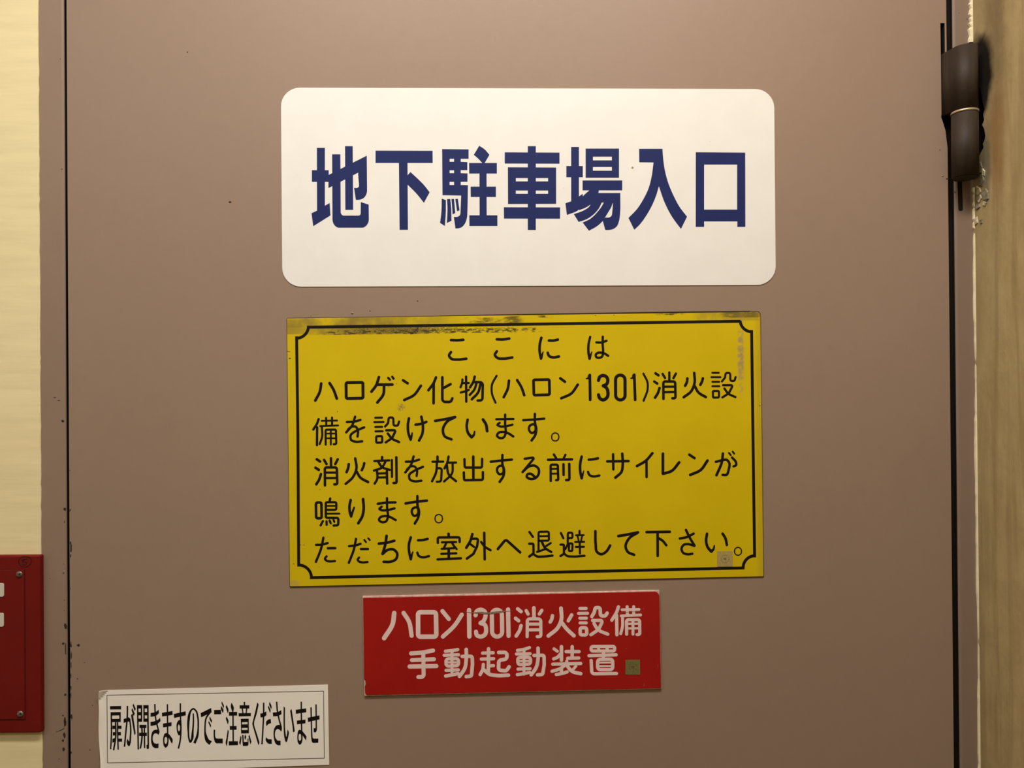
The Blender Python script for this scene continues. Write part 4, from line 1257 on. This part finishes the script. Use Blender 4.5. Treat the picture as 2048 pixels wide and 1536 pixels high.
PTXT = [
 (200, 1390, """p 255 285 540 280 540 368 255 370;p 270 440 530 435 530 520 270 525;p 300 612 530 606 530 690 300 695;b38 512 440 512 690;b36 288 440 290 1050 272 1388;b40 398 695 403 1050 348 1415;b36 450 695 452 1000 465 1398
p 315 785 390 783 390 868 315 868;p 328 950 395 950 395 1035 328 1035;p 315 1128 395 1090 395 1178 320 1225;p 460 785 550 785 550 865 460 865;p 460 948 535 948 535 1033 460 1033;p 460 1115 565 1115 565 1195 460 1195
b40 702 278 700 500 662 950 626 1325;p 605 612 680 592 700 572 745 572 775 620 770 690 720 680 605 715;b36/40/44 758 600 784 850 768 1230;p 790 1080 755 1190 735 1180 700 1110 683 1200 700 1275 740 1318 775 1270 795 1120
p 855 215 915 350 900 405 880 395 835 265;p 825 335 890 470 870 530 850 520 808 390;p 818 480 845 510 910 960 905 1000 880 1028 795 530
p 945 258 1080 258 1080 345 945 345;p 1110 258 1242 258 1242 345 1110 345;p 980 435 1060 435 1060 520 980 520;p 1140 435 1220 435 1220 520 1140 520;p 970 602 1080 602 1080 685 970 685;p 1110 602 1242 602 1242 685 1110 685
b38 965 258 970 800 980 1395;b36 1062 258 1062 685;b36 1126 258 1128 685;b40 1224 258 1230 800 1236 1300;p 1190 1275 1215 1275 1255 1240 1253 1370 1220 1385 1192 1370
p 1010 762 1188 762 1188 845 1010 845;p 1000 962 1200 962 1200 1048 1000 1048;b40 1072 845 1078 1000 1062 1200 1032 1370;b36 1135 845 1138 1100 1142 1355
b38 1403 232 1412 440 1432 650 1470 800 1510 960;p 1295 460 1420 435 1500 375 1510 465 1440 525 1295 560;p 1290 690 1400 670 1500 620 1540 578 1550 670 1440 760 1295 795
p 1505 885 1528 935 1500 1022 1450 985 1400 982 1362 1030 1350 1120 1358 1180 1385 1230 1430 1245 1500 1240 1497 1355 1400 1355 1345 1320 1312 1220 1308 1100 1320 1000 1355 920 1400 893 1460 885
b36 1725 235 1728 600 1732 990;p 1585 455 1855 408 1858 510 1588 550;p 1612 730 1832 695 1832 795 1612 830
p 1650 990 1700 968 1750 990 1815 1065 1860 1140 1850 1240 1835 1240 1758 1095 1752 1220 1725 1315 1680 1355 1640 1315 1617 1210 1620 1080 | 1685 1065 1662 1090 1650 1160 1660 1230 1685 1255 1710 1220 1720 1150 1710 1090"""),
 (340, 1390, """b38/36/38/42 265 212 266 500 280 850 262 1150 215 1372;p 95 485 400 415 405 520 105 590;p 215 645 260 640 285 700 290 1000 250 1030 215 1030 185 960 168 850 175 720 | 225 745 250 790 252 900 225 935 205 890 203 800
b34/40/42/66/44/40/60/66/42/42/42/40/62/66 597 470 600 640 580 950 552 1150 520 1200 487 1120 470 950 475 640 510 450 560 370 600 352 660 400 710 560 722 800 700 1040 625 1235
p 785 462 1055 330 1065 448 795 572;b48/40/38/42/84/112 1015 452 930 580 897 800 912 1040 965 1175 1040 1232;p 1018 540 1078 660 1065 718 1008 600;p 995 660 1055 780 1040 840 980 705
p 1128 382 1305 378 1308 492 1128 495;p 1118 888 1158 890 1155 1020 1163 1080 1185 1112 1350 1115 1350 1238 1190 1238 1155 1210 1130 1140 1115 1010;p 1328 160 1385 280 1368 350 1318 215;p 1312 275 1370 400 1355 465 1300 340
p 1445 248 1500 390 1480 475 1428 320;p 1445 548 1500 670 1482 760 1425 600;p 1478 885 1505 935 1465 1250 1452 1318 1425 1235 1450 1080;p 1575 190 1635 330 1620 435 1595 435 1555 280
p 1505 432 1718 430 1718 525 1510 530;p 1530 795 1705 795 1705 890 1530 892;p 1502 1185 1740 1183 1740 1285 1505 1290;b36 1612 520 1618 1190
b38 1905 175 1905 265;p 1782 262 2030 262 2030 345 1785 348;p 1835 343 1868 343 1882 467 1852 467;p 1947 343 1980 343 1965 467 1935 467;p 1755 465 2070 460 2070 540 1758 548
p 1812 608 2015 605 2020 980 1820 985 | 1840 695 1985 692 1985 750 1842 752 | 1840 842 1985 840 1985 895 1842 897
p 1805 1040 1830 1090 1805 1285 1770 1230;p 1845 1020 1880 1020 1890 1200 1985 1200 1983 1115 2010 1115 2008 1260 1990 1300 1870 1305 1858 1250;p 1925 1005 1948 1060 1930 1155 1905 1090;p 2035 1015 2082 1190 2055 1265 2008 1060"""),
 (490, 1390, """p 315 185 348 255 300 480 233 735 300 980 368 1200 342 1290 265 1020 193 775 193 700 260 430
b38 478 195 478 450 462 800 435 1260;p 390 475 480 455 545 415 550 515 480 565 398 575;p 540 680 600 625 660 615 668 720 600 745 545 800 538 720;p 540 1078 590 1130 685 1135 685 1250 610 1250 550 1200 525 1150;p 628 170 682 300 672 368 618 240;p 602 270 655 400 642 465 588 320
b38 810 172 828 400 872 620 932 840;p 710 450 850 430 930 385 935 490 860 530 720 548;p 900 765 948 860 930 940 870 880 830 865 790 900 768 1000 778 1090 830 1165 910 1170 910 1288 840 1288 785 1245 745 1130 730 990 745 870 790 785 850 765
p 988 290 1025 325 1022 600 1030 900 1050 1060 1065 1060 1080 960 1090 880 1120 940 1105 1080 1080 1180 1055 1210 1025 1170 1000 1050 988 850 985 500;p 1185 355 1200 400 1272 900 1265 940 1240 955 1228 940 1215 800 1155 405
b36 1440 170 1442 500 1450 920;p 1298 378 1565 340 1568 442 1302 482;p 1328 655 1548 628 1548 725 1330 750
p 1360 910 1400 888 1450 910 1520 985 1575 1060 1562 1165 1475 1035 1468 1160 1440 1245 1402 1278 1365 1240 1340 1130 1344 1000 | 1405 990 1380 1010 1370 1080 1382 1150 1405 1178 1428 1150 1438 1080 1428 1010
p 1672 312 1708 312 1722 900 1730 1080 1752 1115 1878 1115 1875 1222 1740 1228 1705 1180 1690 1040;b36 1818 240 1824 720;p 1806 700 1842 700 1842 880 1815 955 1760 955 1755 850 1805 850;p 1605 582 1905 520 1910 622 1615 690"""),
]
p = Letters(-PT, '245.5 272.8 299.5 322.2 346.8 373 400 425.5 449.8 476.8 504 519.5 544.5 565.5 590.5 613.9')
for ox, oy, txt in PTXT: p.parse(txt, ox, oy, 12.8)
p.build_all(M_black, paper)

# ================================================================= RED ALARM BOX on the wall, far left
def box_paint():
    n = NT('red_box_paint', 0.6, 0.15)
    f = n.noise(12.0, 3.0)
    n.color(n.mix(n.ramp(f, 0.3, 0.7), (0.150, 0.0070, 0.0048, 1), (0.172, 0.0085, 0.0058, 1)))
    n.bump(n.noise(350.0, 2.0), 0.15, 0.0004)
    return n.m
M_box = box_paint()
YW = 0.0022
ab = onto(-20, 1286, YW)
abox = thing('alarm_box', 'red metal wall box with screwed cover at the left edge of the photo', 'alarm box', (ab.x, YW, ab.z))
YF = YW - 0.0055
x0 = onto(-150, 1290, YF).x; x1 = onto(80.2, 1290, YF).x
z1 = onto(40, 1112.5, YF).z + 0.0006; z0 = onto(40, 1466.5, YF).z
box_obj('case', (x0, YF, z0), (x1, YW + 0.01, z1), M_box, abox, bevel=0.0016, seg=3)
xp = onto(48.5, 1290, YF - 0.0008).x
zp1 = onto(30, 1139.5, YF).z; zp0 = onto(30, 1438, YF).z
xq = x0 + (x1 - xp)
box_obj('dark_gap_fill', (xq - 0.0006, YF - 0.0002, zp0 - 0.0007), (xp + 0.0006, YF + 0.002, zp1 + 0.0006), flat('dark_seam', (0.045, 0.006, 0.005, 1), 0.7), abox)
box_obj('cover_panel', (xq, YF - 0.0009, zp0), (xp, YF + 0.001, zp1), M_box, abox, bevel=0.0003)
M_steel = flat('dull_screw_steel', (0.20, 0.16, 0.13, 1), 0.45, 0.5, 0.6, mottled=0.25, scale=500)
def screw(px, py):
    y = YF - 0.0009
    c = onto(px, py, y)
    v, f = [], []
    seg = 24; R = 0.0031
    prof = [(R, 0.0), (R, 0.0004), (R * 0.85, 0.0010), (R * 0.5, 0.0015), (R * 0.28, 0.0016)]
    for r, h in prof:
        for k in range(seg):
            a = 2 * math.pi * k / seg
            v.append(Vector((c.x + r * math.cos(a), y - h, c.z + r * math.sin(a))))
    for i in range(len(prof) - 1):
        for k in range(seg):
            j = (k + 1) % seg
            f.append((i * seg + k, i * seg + j, (i + 1) * seg + j, (i + 1) * seg + k))
    n0 = (len(prof) - 1) * seg
    f.append(tuple(n0 + k for k in range(seg)))
    o = mesh_obj('screw', v, f, M_steel, abox, smooth=False)
    # cross recess
    q = Print(y - 0.00165)
    pc = Vector((px, py))
    w_ = 1.5
    a = math.radians(20)
    for t in (a, a + math.pi / 2):
        d = Vector((math.cos(t), math.sin(t))) * 2.6
        cc = pc
        q.ribbon([cc - d, cc, cc + d], [0.7, 1.9, 0.7], round_cap=False)
    r_ = q.build('recess', M_slot, o)
screw(38.8, 1148.5); screw(40.6, 1428.0)
M_label = flat('grey_white_label', (0.62, 0.60, 0.50, 1), 0.5, 0.3)
for (ya, yb, xe) in ((1166.5, 1193.5, 7.8), (1226, 1253.5, 7.4)):
    slab('label_plate', rounded([(-70, ya), (xe, ya), (xe, yb), (-70, yb)], 3.6, 5), YF - 0.0009 - 0.0006, YF - 0.0008, M_label, abox, bevel=0.0001)
mk = Print(YF - 0.00006)
mk.parse("o11 385 258 440 265 478 300 478 345 450 390 400 415 350 412 305 385 288 340 298 295 335 262;c11 335 312 370 300 415 292;c11 378 300 350 325 342 342 380 335 405 345 400 372 365 385 345 378", 0, 1080, 7.68)
mk.build('marker_number', flat('dark_marker_ink', (0.014, 0.003, 0.003, 1), 0.6), abox)
